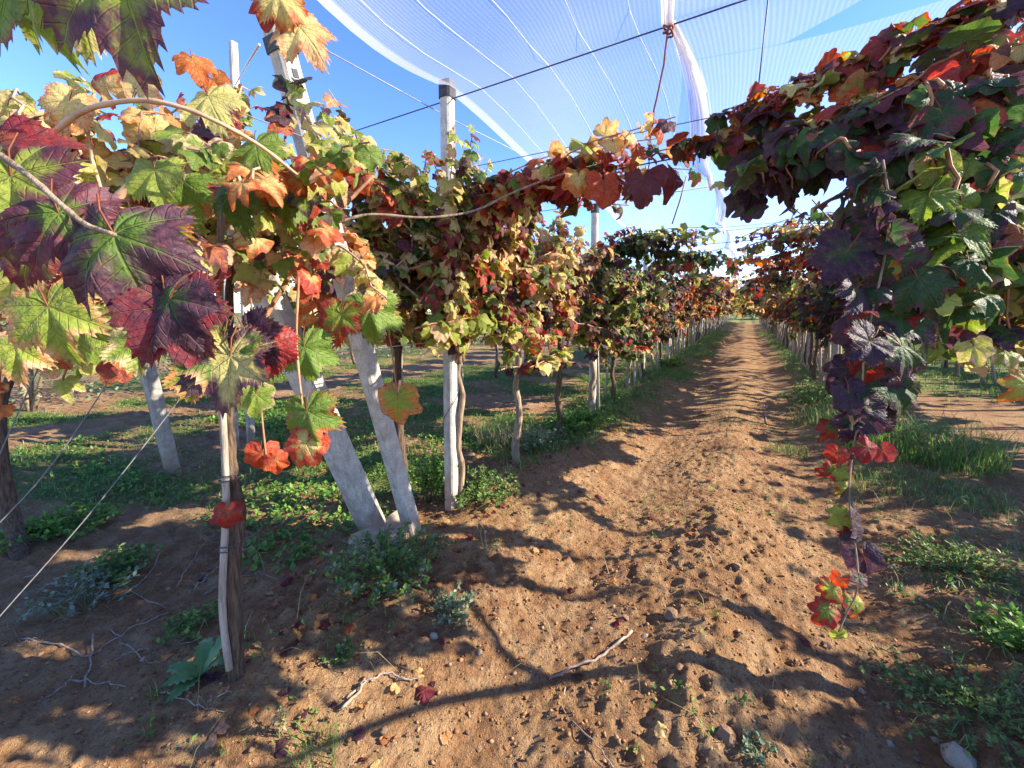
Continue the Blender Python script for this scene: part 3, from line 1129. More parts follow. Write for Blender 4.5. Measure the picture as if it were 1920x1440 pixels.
def build_wires():
    lab_hi = 'dark wire crossing high under the net from the black-capped post'
    lab_lo = 'dark wire crossing the alley, carrying the nearest leafy shoots'
    for k in range(0, 14):
        y = POST_Y0 + POST_STEP * k
        if k == 0:
            l1, l2 = lab_hi, lab_lo
        elif k < 4:
            l1 = 'upper cross wire at the %s post place beyond the black-capped post' % ORD[k - 1]
            l2 = 'lower cross wire at the %s post place beyond the black-capped post' % ORD[k - 1]
        else:
            l1 = l2 = 'far thin wire crossing over the dirt alley'
        g = 'wires crossing over the alley'
        wire(l1, sag((LX - 1.2, y, TOP_Z - .12), (RX + 3.0, y, TOP_Z + .02), 0.02), 0.0045, M_WIRE_D, 'cross_wire', 'wire', g)
        wire(l2, sag((LX - .6, y, WIRE_Z - .10), (RX + 2.4, y, WIRE_Z + .06), 0.03), 0.0040, M_WIRE_D, 'cross_wire', 'wire', g)
        if k in (0, 1):
            wire('second thin wire just above the leafy shoots, %s post' % ('black-capped' if k == 0 else 'next'), sag((LX, y + .05, WIRE_Z + .12), (RX + 2, y + .05, WIRE_Z + .14), 0.01), 0.0025, M_WIRE_D, 'cross_wire', 'wire', g)
    # wires along the rows
    for row, x in (('left', LX), ('right', RX)):
        for z, nm in ((1.28, 'lowest'), (1.75, 'middle'), (2.30, 'top')):
            wire('%s trellis wire running along the %s row' % (nm, row), sag((x + .03, 0.9, z), (x + .03, 52, z), 0.0, 4), 0.0028, M_WIRE, 'trellis_wire', 'wire', 'wires along the rows')
    wire('steel wire from the strapped post past the black-capped post', [P(540, 55, 2.0), P(850, 225, 3.1), P(1060, 330, 5.2)], 0.0035, M_WIRE, 'stay_wire', 'wire')
    # guy wires of the end posts at lower left
    for lab, pts in (('leftmost of the three guy wires slanting down at left', [(130, 560, 1.65), (0, 850, 1.45), (-120, 1120, 1.35)]),
                     ('middle guy wire slanting down across the left ground', [(300, 560, 1.75), (110, 855, 1.55), (-60, 1040, 1.45)]),
                     ('longest guy wire, from under the purple leaves to lower left', [(420, 640, 1.9), (200, 925, 1.62), (0, 1155, 1.42), (-90, 1260, 1.36)])):
        wire(lab, smoothline([P(*q) for q in pts], 5), 0.0024, mat_cached('dull_wire', (.13, .125, .12)), 'guy_wire', 'wire', 'guy wires at the left')
    # cord that ties the net down, knotted at both ends
    a, b = Vector((gx(POST_Y0 - .12), POST_Y0 - .12, gzz(POST_Y0 - .12) - .03)), P(1216, 285, 2.25)
    root = thing('cord', 'red-brown cord tying the gathered net down to the leafy wire', 'cord', b)
    o = MB().tube(wiggle(sag(a, b, 0.0, 12), random.Random(3), 0.004), 0.0052, 6).build('rope', M_CORD, root)
    o.location = -b
    for c, rr in ((a, .022), (b, .019)):
        kb = MB()
        pts = [c + Vector((rr * math.cos(t), rr * math.sin(t), .008 * math.sin(t * 2.3) - .004 * t + .02)) for t in [i * .5 for i in range(30)]]
        kb.tube(pts, 0.0055, 5)
        o = kb.build('knot', M_CORD, root)
        o.location = -b
    o = MB().tube([b, b + Vector((0.005, 0, -.07)), b + Vector((-.012, .0, -.14))], 0.004, 5).build('loose_end', M_CORD, root)
    o.location = -b
    wire('thin dark cord hanging from the net at upper right into the leaves', [P(1441, -10, 1.9), P(1430, 90, 1.95), P(1418, 200, 2.0)], 0.0034, M_WIRE_D, 'hanging_cord', 'cord')
    # tie that hangs on below the leafy wire
    wire('short dark shoot end hanging below the red-brown cord', [P(1287, 330, 2.2), P(1275, 375, 2.22), P(1260, 420, 2.25)], 0.004, M_CANE, 'twig', 'twig')


build_wires()


def net_sheet(name, parent, x0f, x1f, z0f, z1f, ys, nx, mat, edge0=0.0, edge1=0.0, sagx=0.08):
    """a sheet hung between two lines x0f(y) .. x1f(y)"""
    V, rim, UVv = [], [], []
    for y in ys:
        x0, x1, z0, z1 = x0f(y), x1f(y), z0f(y), z1f(y)
        for i in range(nx + 1):
            f = i / nx
            ph = ((y - POST_Y0) / POST_STEP) % 1
            s = 0.10 * math.sin(math.pi * ph) ** 2
            z = z0 + (z1 - z0) * f - sagx * math.sin(math.pi * f) * (0.55 + .45 * math.sin(math.pi * ph)) - s * (0.35 + 0.65 * math.sin(math.pi * f))
            z += 0.012 * math.sin(9 * f + 1.7 * y)
            V.append((x0 + (x1 - x0) * f, y, z))
            wdt = abs(x1 - x0)
            rim.append(1.0 if (f * wdt < edge0 or (1 - f) * wdt < edge1) else 0.0)
            UVv.append((f * wdt * (1 if True else 0), y))
    n1 = nx + 1
    T = []
    for j in range(len(ys) - 1):
        for i in range(nx):
            a = j * n1 + i
            T += [(a, a + 1, a + n1 + 1), (a, a + n1 + 1, a + n1)]
    T = np.array(T)
    uv = np.array(UVv)[T.ravel()]
    me = np_mesh(name, np.array(V), T, mat, uv=uv, rim=np.array(rim))
    return link(name, me, parent)


def build_net():
    root = thing('hail_net', 'white hail net stretched from the left posts to the middle of the alley', 'net', (0, 0, 0))
    ys = [0.2 + 0.16 * i for i in range(40)] + [6.6 + 0.4 * i for i in range(112)]

    def lx(y):
        return LX - 0.03 + (0.12 * (POST_Y0 - y) if y < POST_Y0 else 0)

    def lz(y):
        if y < POST_Y0:
            return TOP_Z + .0 - 0.12 * math.sin(math.pi * min(1, (POST_Y0 - y) / 1.5)) - 0.03 * (POST_Y0 - y)
        return TOP_Z - 0.01 - .10 * math.sin(math.pi * (((y - POST_Y0) / POST_STEP) % 1)) ** 2

    net_sheet('sheet', root, lx, gx, lz, gzz, ys, 40, M_NET, edge0=0.09, sagx=0.05)
    # stitched seams, a thread each, lying just over the sheet
    for f in (0.16, 0.33, 0.51, 0.70, 0.88):
        pts = []
        for y in ys[::2]:
            x0, x1, z0, z1 = lx(y), gx(y), lz(y), gzz(y)
            ph = ((y - POST_Y0) / POST_STEP) % 1
            s = 0.10 * math.sin(math.pi * ph) ** 2
            z = z0 + (z1 - z0) * f - .05 * math.sin(math.pi * f) * (0.55 + .45 * math.sin(math.pi * ph)) - s * (0.35 + 0.65 * math.sin(math.pi * f)) + 0.012 * math.sin(9 * f + 1.7 * y)
            pts.append((x0 + (x1 - x0) * f, y, z + 0.002))
        MB().tube(pts, 0.0014, 4).build('seam', M_SEAM, root)
    # gathered edge: the loose net pulled together into pleats along the middle
    V, T, rim, UVv = [], [], [], []
    npf = 22
    yb = [0.3 + 0.08 * i for i in range(120)] + [10 + 0.4 * i for i in range(100)]
    for y in yb:
        ph = (((y - POST_Y0) / POST_STEP) % 1)
        wd = 0.016 + 0.062 * math.sin(math.pi * ph) ** 1.2
        for i in range(npf + 1):
            f = i / npf - .5
            V.append((gx(y) + wd * 2 * f + 0.012 * math.sin(i * 2.2 + y), y, gzz(y) - 0.02 + 0.5 * wd * math.sin(i * 2.4 + 0.8 * math.sin(y * 1.3)) * 0.8))
            rim.append(0.75 if i % 5 in (0, 1) else 0.25)
            UVv.append((i * .012, y))
    n1 = npf + 1
    for j in range(len(yb) - 1):
        for i in range(npf):
            a = j * n1 + i
            T += [(a, a + 1, a + n1 + 1), (a, a + n1 + 1, a + n1)]
    T = np.array(T)
    link('gathered_edge', np_mesh('gathered_edge', np.array(V), T, M_NETB, uv=np.array(UVv)[T.ravel()], rim=np.array(rim)), root)
    # the right-hand net, in two lengths with an open wedge between
    root2 = thing('hail_net', 'white hail net reaching from the gathered strip over the right row', 'net', (0, 0, 0))

    def rx(y):
        return RX + .1

    def rz(y):
        return TOP_Z - .03 - .10 * math.sin(math.pi * (((y - POST_Y0) / POST_STEP) % 1)) ** 2

    def wedge_sheet(name, f0, f1, ny, nx=36):
        V, UVv = [], []
        for j in range(ny + 1):
            for i in range(nx + 1):
                f = i / nx
                x = gx(POST_Y0) + (rx(0) - gx(POST_Y0)) * f
                ya, yb_ = f0(x), f1(x)
                y = ya + (yb_ - ya) * (j / ny)
                xx = gx(y) + (rx(y) - gx(y)) * f
                ph = ((y - POST_Y0) / POST_STEP) % 1
                z = gzz(y) + (rz(y) - gzz(y)) * f - 0.05 * math.sin(math.pi * f) - .10 * math.sin(math.pi * ph) ** 2 * math.sin(math.pi * f) * .6
                V.append((xx, y, z))
                UVv.append((f * 1.7 * (1.0 + 0.10 * math.sin(y * 2.0)), y))
        n1 = nx + 1
        T = []
        for j in range(ny):
            for i in range(nx):
                a = j * n1 + i
                T += [(a, a + 1, a + n1 + 1), (a, a + n1 + 1, a + n1)]
        T = np.array(T)
        link(name, np_mesh(name, np.array(V), T, M_NET, uv=np.array(UVv)[T.ravel()], rim=np.zeros(len(V))), root2)

    cut = lambda x: 2.80 if x < .10 else 2.80 - (x - .10) * 0.62
    wedge_sheet('near_sheet', lambda x: 0.2, cut, 26)
    wedge_sheet('far_sheet', lambda x: 2.805 if x < .10 else 2.805 - (x - .10) * 0.05, lambda x: 48.0, 150)


build_net()

# ------------------------------------------------------------------ the row left of the alley
BIG = (.085, .125)


def hero(L, px, py, z, width_px, tip_deg, u, v, w, tilt=(0, 0)):
    """a leaf seen close to: where its stalk meets the blade, how wide it shows, which way its tip points (0 = down, 90 = right)"""
    a = D(tip_deg)
    tip = cR * math.sin(a) - cU * math.cos(a) - cF * tilt[1]
    nrm = -cF + cR * tilt[0] + cU * 0.25
    s = width_px / FPX * z / 1.45
    L.add(P(px, py, z), frame(tip, nrm), s, (u, v, w))


def left_front_vine():
    """vine at the near end of the left row with its grey stake and the long shoots that reach towards the camera"""
    base = on_ground(443, 1268)
    r = random.Random(41)
    root = thing('grape_vine', 'old vine with dark trunk and grey stake at lower left, big purple and yellow leaves', 'grape vine', base)
    head = P(418, 690, (base - CAM).dot(cF) * 0.985)
    mid = P(428, 800, (base - CAM).dot(cF))
    pts = smoothline([base - Vector((0, 0, .06)), P(440, 1190, (base - CAM).dot(cF)), P(437, 1060, (base - CAM).dot(cF) * 1.0), P(447, 960, (base - CAM).dot(cF) * 1.01), P(433, 880, (base - CAM).dot(cF)), mid, head], 4)
    rr = [0.0225 * (1.35 - 0.45 * i / len(pts)) * r.uniform(.86, 1.16) for i in range(len(pts))]
    o = MB().tube(pts, rr, 10).build('trunk', M_BARK, root)
    o.location = -base
    h2_ = P(440, 500, (base - CAM).dot(cF) * 1.0)
    o = MB().tube(smoothline([head, P(430, 600, 1.66), h2_, P(520, 420, 1.75), P(600, 330, 1.9)], 5), [0.020 - .0006 * i for i in range(21)], 7).build('arm', M_BARK, root)
    o.location = -base
    # the stake
    zb = (base - CAM).dot(cF) * 0.975
    sp = [P(430, 1255, zb), P(417, 1130, zb), P(424, 930, zb), P(416, 740, zb), P(412, 520, zb), P(420, 300, zb * 1.02)]
    o = MB().tube(smoothline(sp, 4), 0.0125, 7).build('stake', M_WOOD, root)
    o.location = -base
    for q in ((426, 905), (428, 1035)):
        c = P(q[0] + 4, q[1], zb * 1.01)
        tb = MB().tube([c + (cR * math.cos(t) * .034 + cF * math.sin(t) * .034) + Vector((0, 0, .003 * t)) for t in [i * .5 for i in range(26)]], 0.0022, 4)
        o = tb.build('tie', M_WIRE_D, root)
        o.location = -base
    # canes
    L = Leaves()
    canes = []
    arcs = [([(20, 330, .84), (100, 250, .82), (165, 205, .80), (255, 188, .79), (335, 200, .80), (410, 230, .83), (490, 275, .9), (560, 330, 1.0)], .0052, M_CANE_P),
            ([(215, 380, 1.1), (245, 345, 1.1), (300, 325, 1.12), (380, 330, 1.2)], .009, M_CANE_P),
            ([(0, 290, .46), (60, 335, .45), (110, 380, .44), (160, 420, .43), (215, 440, .42)], .0032, M_BARK_L),
            ([(590, 432, 1.7), (650, 412, 1.75), (700, 402, 1.8), (800, 408, 1.9), (890, 395, 2.0), (960, 362, 2.1), (1050, 328, 2.16), (1150, 302, 2.2), (1285, 272, 2.26)], .0062, M_BARK_L),
            ([(480, 620, 1.6), (530, 540, 1.65), (580, 450, 1.7), (640, 390, 1.75), (700, 330, 1.8)], .010, M_CANE),
            ([(0, 440, .9), (160, 560, 1.0), (300, 600, 1.1), (420, 640, 1.3)], .006, M_CANE),
            ([(560, 520, 1.2), (556, 640, 1.10), (566, 750, 1.06), (576, 800, 1.055), (578, 840, 1.06)], .0032, M_CANE),
            ([(470, 560, 1.25), (482, 690, 1.18), (492, 790, 1.16), (500, 868, 1.155)], .003, M_CANE),
            ([(700, 520, 1.8), (728, 620, 1.88), (740, 700, 1.9), (746, 750, 1.9)], .004, M_CANE)]
    for ctrl, rad, mt in arcs:
        pts = smoothline([P(*q) for q in ctrl], 5)
        o = MB().tube(pts, [rad * (1.05 - .35 * i / len(pts)) * (1.28 if i % 5 == 2 else 1.0) for i in range(len(pts))], 7).build('cane', mt, root)
        o.location = -base
    # big leaves close to the camera
    H = [(232, -62, .42, 270, 14, .42, .90, .52, (.1, .2)), (70, -45, .44, 200, 12, .40, .22, .30, (-.2, .1)), (18, -40, .46, 190, -10, .38, .70, .3, (.2, .1)),
         (150, 10, .48, 120, 18, .47, .3, .4, (.5, .2)), (20, 330, .47, 215, 12, .44, .88, .58, (.35, .2)), (-5, 270, .50, 150, 60, .88, .80, .8, (-.2, .3)),
         (214, 440, .44, 225, 22, .28, .93, .66, (0.15, .25)), (300, 420, .50, 120, 60, .34, .5, .4, (.2, .5)), (60, 470, .52, 110, -20, .45, .85, .6, (.4, .2)), (260, 640, .60, 90, 10, .38, .3, .4, (.2, .3)), (370, 700, .66, 80, -10, .34, .45, .4, (.3, .2)), (30, 650, .66, 95, 10, .44, .4, .5, (.3, .3)), (110, 400, .45, 170, 30, .30, .88, .75, (.4, .1)), (318, 560, .44, 150, -28, .16, .95, .78, (-.25, .2)),
         (325, 575, .45, 168, 32, .33, .82, .80, (.25, .15)), (425, 655, .47, 128, -2, .30, .40, .30, (.1, .35)), (432, 668, .465, 150, 6, .62, .93, .55, (.05, .3)),
         (470, 628, .50, 108, 50, .18, .96, .85, (-.2, .2)), (505, 645, .50, 95, 8, .88, .72, .9, (.5, .1)), (90, 575, .60, 150, 18, .42, .42, .42, (.1, .2)),
         (40, 500, .62, 130, -20, .55, .4, .4, (.2, .2)), (150, 610, .70, 110, 8, .40, .25, .3, (.2, .2)), (575, 770, 1.05, 92, 8, .32, .55, .35, (0, .2)), (574, 832, 1.05, 74, -30, .62, .62, .66, (.3, .1)),
         (490, 850, 1.15, 56, -8, .88, .62, .8, (.6, .1)), (516, 862, 1.15, 42, 10, .84, .60, .8, (.5, .1)), (745, 745, 1.9, 76, 0, .44, .46, .55, (0, .1)),
         (690, 575, 1.7, 100, 12, .36, .2, .3, (.1, .2)), (570, 650, 1.2, 90, 15, .34, .2, .2, (.2, .2)), (480, 740, 1.1, 62, 0, .40, .3, .3, (.5, .1)), (640, 590, 1.6, 80, -5, .40, .72, .55, (0, .2)),
         (520, -10, .95, 90, 20, .62, .55, .5, (.3, .1)), (505, 8, .97, 70, -12, .86, .66, .8, (.2, .2)), (560, 50, .98, 105, 42, .66, .42, .5, (.3, .2)),
         (480, 270, 1.0, 95, 20, .36, .3, .25, (.1, .5)), (290, 320, .9, 100, 25, .44, .15, .3, (.1, .4)), (345, 340, .95, 88, 5, .34, .2, .2, (0, .4)), (440, 360, 1.05, 88, 8, .22, .15, .2, (.1, .3)),
         (540, 370, 1.2, 85, 4, .36, .2, .2, (.2, .3)), (390, 180, .9, 105, 35, .60, .3, .3, (.2, .5)), (255, 165, .88, 75, 160, .66, .4, .5, (.1, .4)), (200, 165, .9, 70, 200, .72, .66, .5, (-.2, .3)),
         (130, 190, .92, 78, -20, .66, .42, .5, (.5, .2)), (120, 215, .95, 62, -12, .70, .45, .6, (.3, .1)), (360, 110, .9, 62, 30, .80, .52, .8, (.6, .2)), (400, 150, .95, 52, 40, .84, .5, .8, (.4, .1)),
         (425, 960, 1.50, 50, 0, .90, .72, .7, (.4, .2))]
    for h in H:
        hero(L, *h)
    # leafy canes filling the near canopy
    for i in range(72):
        px0, py0 = r.uniform(0, 640), r.uniform(310, 540)
        z0 = r.uniform(1.15, 1.95)
        a = P(px0, py0, z0)
        ex, ey = px0 + r.uniform(-170, 170), r.uniform(150, 640) if r.random() < .65 else r.uniform(200, 340)
        b = P((px0 + ex) / 2, min(py0, ey) - r.uniform(0, 100), z0)
        c = P(ex, ey, z0 + r.uniform(-.35, .3))
        pts = wiggle(bez(a, b, c), r, .01)
        canes.append(pts)
        L.along(pts, r, 'gold', size=(.036, .068), step=.034, start=0, out=Vector((.6, -.5, 0)))
    for i in range(9):
        a = P(r.uniform(-60, 260), r.uniform(420, 560), r.uniform(.9, 1.3))
        c = a + Vector((r.uniform(-.1, .1), r.uniform(-.15, .1), r.uniform(-.35, -.1)))
        pts = wiggle(bez(a, (a + c) / 2 + Vector((0, 0, .12)), c), r, .01)
        canes.append(pts)
        L.along(pts, r, 'gold', size=(.045, .07), step=.045, start=0, out=Vector((.6, -.5, 0)))
    for c in canes:
        o = MB().tube(c, [.005 * (1.1 - .6 * i / len(c)) for i in range(len(c))], 5).build('cane', M_CANE if r.random() < .5 else M_CANE_P, root)
        o.location = -base
    L.place(root, r, 300, gaps=.36, firm=len(H))
    return root


left_front_vine()


def cross_shoot(x0, x1, y, z0, z1, r, n=3, th=0.10):
    """shoots trained out along a cross wire, arching over it and drooping at the end"""
    out = []
    for i in range(n):
        f = r.uniform(.55, 1.0) if i else 1.0
        a = Vector((x0, y + r.gauss(0, .08), z0 + r.uniform(-.2, .12)))
        e = x0 + (x1 - x0) * f
        b = Vector((e, y + r.gauss(0, .12), z1 + r.uniform(-1.6, .4) * th))
        m = (a + b) / 2 + Vector((0, r.gauss(0, .10), th * r.uniform(.2, 2.2)))
        out.append(wiggle(bez(a, m, b), r, .014))
        if th > .12 and i % 2:
            q = out[-1][-1 - r.randrange(5)]
            out.append(bez(q, q + Vector((r.gauss(0, .05), r.gauss(0, .05), -.10)), q + Vector((r.gauss(0, .1), r.gauss(0, .1), -r.uniform(.15, .45)))))
    return out


def build_left_row():
    r = random.Random(77)
    # next vine, grown against the black-capped post: reddest of the near ones; one shoot runs out along the cross wire
    ex = [(c, r.choice(['russet', 'crimson', 'russet']), (.055, .095), .055) for c in cross_shoot(LX + .1, GX + .14, POST_Y0, 2.22, WIRE_Z - .06, r, 15, .12)]
    vine('vine with red and yellow leaves grown up against the black-capped post', LX + .05, POST_Y0 + .05, 1, 'blush', 201, n_canes=30, span=.85, low=1.2, high=2.62, extra=ex,
         trunk_mat=M_BARK_L, rad=.02, size=(.048, .084), step=.031, gaps=.20, curtain=12)
    vine('bushy vine of red and pale leaves between the strapped post and the black-capped post', LX - .27, 2.10, 1, 'blush', 202, n_canes=28, span=.95, low=1.25, high=2.68, size=(.045, .082), step=.031, gaps=.22, curtain=12)
    specs = [(3.35, 'blush', 'red and yellow-green vine just beyond the black-capped post'), (4.35, 'russet', 'vine with red and cream leaves left of the second white post'),
             (5.5, 'mixed', 'dark green and purple vine at the second white post'), (6.55, 'mixed', 'green and yellow vine next beyond the second white post'),
             (7.6, 'mixed', 'dark green vine between the second and third white posts'), (8.7, 'mixed', 'yellow-green vine at the third white post'),
             (9.8, 'dusk', 'blackish purple vine past the third white post'), (10.85, 'fire', 'orange and yellow vine past the blackish purple one')]
    for i, (y, pal, lab) in enumerate(specs):
        ex = []
        if i in (2, 5):
            ex = [(c, 'mixed', (.055, .095), .045) for c in cross_shoot(LX + .1, GX + .15, y, 2.3, WIRE_Z + .05, r, 12, .20)]
        vine(lab, LX, y, 1, pal, 210 + i, n_canes=26, span=.8, low=1.0 if y < 5 else .74, head_z=1.05 if y > 5 else None, high=2.55 if y < 5 else 2.4, shapes=MID if i < 2 else LOW, n_single=200 if i < 3 else 120, extra=ex, size=(.055, .09), step=.037, stake=(.12 * (-1) ** i, 1.9, .020) if i > 1 else None,
             trunk_mat=M_BARK if i % 2 else M_BARK_L, cane_parts=(i < 2), reach=1.25 if y < 5 else 1.5, curtain=16, group='vines in the row left of the alley')
    return


build_left_row()


# vine prototypes for the long rows: a thing with trunk, stake, canes and foliage that share their meshes
def proto(pal, seed, arm=0, n_canes=15):
    r = random.Random(seed)
    b = Vector((0, 0, 0))
    head = Vector((r.gauss(0, .04), 0, r.uniform(1.1, 1.25)))
    tm = trunk_mesh(b, head, r, .03, 2).mesh('trunk', r.choice([M_BARK, M_BARK_L]))
    tilt = r.uniform(-.35, .35)
    sm = MB().tube([(tilt * .6, .05, -.05), (tilt * .2, .04, .7), (0, .04, 1.75)], [.024, .022, .020], 6).mesh('stake', M_STAKE)
    L = Leaves()
    canes = vine_canes(head.x, 0, head.z, 1, r, n_canes - 1, .72, .9, 2.4, 1.5)
    for i in range(12):
        a = Vector((r.gauss(.05, .22), -.62, r.uniform(.95, 2.15)))
        b2 = Vector((r.gauss(.05, .22), .62, r.uniform(.95, 2.15)))
        canes.append(bez(a, (a + b2) / 2 + Vector((0, 0, r.uniform(0, .3))), b2))
    if arm:
        cs = cross_shoot(.1, arm, 0, 2.2, WIRE_Z - .05, r, 6, .18)
        canes += cs
        for c in cs[:3]:
            e = c[-1 - r.randrange(4)]
            canes.append(bez(e, e + Vector((.05, .03, -.2)), e + Vector((r.uniform(-.05, .1), r.uniform(-.1, .1), -r.uniform(.4, .8)))))
    for c in canes:
        L.along(c, r, pal, size=(.07, .115), step=.052, out=Vector((.5, -.3, 0)))
    cb = MB()
    for c in canes:
        cb.tube(c[::2] + [c[-1]], .005, 3)
    cm = cb.mesh('canes', M_CANE)
    fm = L.mass(range(len(L.p)), LOW, r, 'foliage', (0, 0, 0))
    return tm, sm, cm, fm


PROTO = {}
for i, (pal, arm) in enumerate((('mixed', 0), ('mixed', 1.45), ('fire', 0), ('fire', 1.5), ('russet', 0), ('russet', 1.55), ('dusk', 0), ('green', 0), ('dusk', 1.4))):
    PROTO.setdefault((pal, bool(arm)), []).append(proto(pal, 900 + i, arm))
    PROTO[(pal, bool(arm))].append(proto(pal, 950 + i, arm))


def far_vine(x, y, pal, arm, flip, label, group, r):
    pr = PROTO[(pal, arm)]
    tm, sm, cm, fm = pr[r.randrange(len(pr))]
    root = thing('grape_vine', label, 'grape vine', (x, y, gz(x, y)), group)
    root.rotation_euler.z = (math.pi if flip else 0) + r.uniform(-.12, .12)
    root.scale = (1, 1, r.uniform(.95, 1.06))
    link('trunk', tm, root)
    link('stake', sm, root)
    tag(link('canes', cm, root), kind='stuff')
    tag(link('foliage', fm, root), kind='stuff')
    return root


def build_far_rows():
    r = random.Random(31)
    # left row beyond the near ones
    k = 0
    y = 11.95
    while y < 54:
        pal = r.choices(['fire', 'russet', 'mixed', 'dusk'], [3, 3, 1.2, .5])[0]
        station = abs(((y - POST_Y0) / POST_STEP + .5) % 1 - .5) < .18 or (y > 12 and r.random() < .8)
        arm = station and (pal, True) in PROTO
        lab = ('red and orange vine, %s past the blackish purple vine of the left row' % ORD[k + 1]) if k < 10 and pal in ('fire', 'russet') else \
              (('dark leafed vine, %s past the blackish purple vine of the left row' % ORD[k + 1]) if k < 10 else 'far reddish vine on pale stakes in the left row')
        far_vine(LX, y, pal, arm, False, lab, 'vines in the row left of the alley', r)
        y += 1.07 * r.uniform(.95, 1.05)
        k += 1
    # right row
    k, y = 0, 11.5
    while y < 54:
        pal = r.choices(['fire', 'russet', 'mixed', 'dusk'], [1.2, 2.5, 2, 1.2])[0]
        station = abs(((y - POST_Y0) / POST_STEP + .5) % 1 - .5) < .18 or (y > 12 and r.random() < .8)
        arm = station and (pal, True) in PROTO
        lab = ('vine with a pale trunk, %s beyond the grass tuft in the right row' % ORD[k + 4]) if k < 10 else 'far dark red vine in the row right of the alley'
        far_vine(RX, y, pal, arm, True, lab, 'vines in the row right of the alley', r)
        y += 1.07 * r.uniform(.95, 1.05)
        k += 1
    # second row to the right, then two more behind it
    for x, y0, y1, nm, st in ((4.25, 2.2, 50, 'second', 1.25), (7.15, 9, 44, 'third', 1.3), (10.1, 12, 40, 'fourth', 1.5)):
        y, k = y0, 0
        while y < y1:
            pal = r.choices(['green', 'mixed', 'dusk', 'fire'], [2, 2, 1.5, 1])[0]
            lab = ('vine number %d from the front in the %s row right of the alley' % (k + 1, nm)) if False else \
                  ('vine of the second row right of the alley, beyond the right edge of the picture' if y < 10 and nm == 'second' else '%s vine from the front in the %s row right of the alley' % (ORD[max(0, k - (6 if nm == 'second' else 0))], nm)) if k < (12 if nm == 'second' else 6) else ( 'vine deep in the %s row right of the alley' % nm)
            far_vine(x + r.gauss(0, .05), y, pal, False, True, lab, 'vines in the %s row right of the alley' % nm, r)
            y += st * r.uniform(.9, 1.1)
            k += 1
    # next row to the left, open beyond
    y, k = 3.2, 0
    while y < 30:
        pal = r.choices(['green', 'mixed', 'russet'], [2, 1, 1])[0]
        lab = ('%s vine from the front in the next row behind the left row' % ORD[k]) if k < 6 else 'vine deep in the next row behind the left row'
        far_vine(-4.75 + r.gauss(0, .04), y, pal, False, False, lab, 'vines in the next row behind the left row', r)
        y += 1.5 * r.uniform(.9, 1.1)
        k += 1
    # bare trunk at the left edge of the picture
    b = on_ground(42, 1050)
    root = thing('grape_vine', 'vine with a bare leaning trunk at the left edge', 'grape vine', b)
    o = MB().tube(smoothline([b - Vector((0, 0, .05)), P(25, 980, 2.5), P(5, 880, 2.5), P(0, 800, 2.5), P(10, 730, 2.5), P(60, 640, 2.5)], 4), [.045 - .0012 * i for i in range(21)], 9).build('trunk', M_BARK, root)
    o.location = -b
    L = Leaves()
    for i in range(12):
        a = P(r.uniform(-40, 150), r.uniform(560, 640), r.uniform(2.2, 2.6))
        c = a + Vector((r.uniform(-.2, .2), r.uniform(-.3, .3), r.uniform(-.35, .35)))
        pts = wiggle(bez(a, (a + c) / 2 + Vector((0, 0, .15)), c), r, .01)
        L.along(pts, r, 'gold', size=(.07, .1), step=.06, start=0, out=Vector((.6, -.4, 0)))
        o = MB().tube(pts, .005, 5).build('cane', M_CANE, root)
        o.location = -b
    L.place(root, r, 120)


build_far_rows()


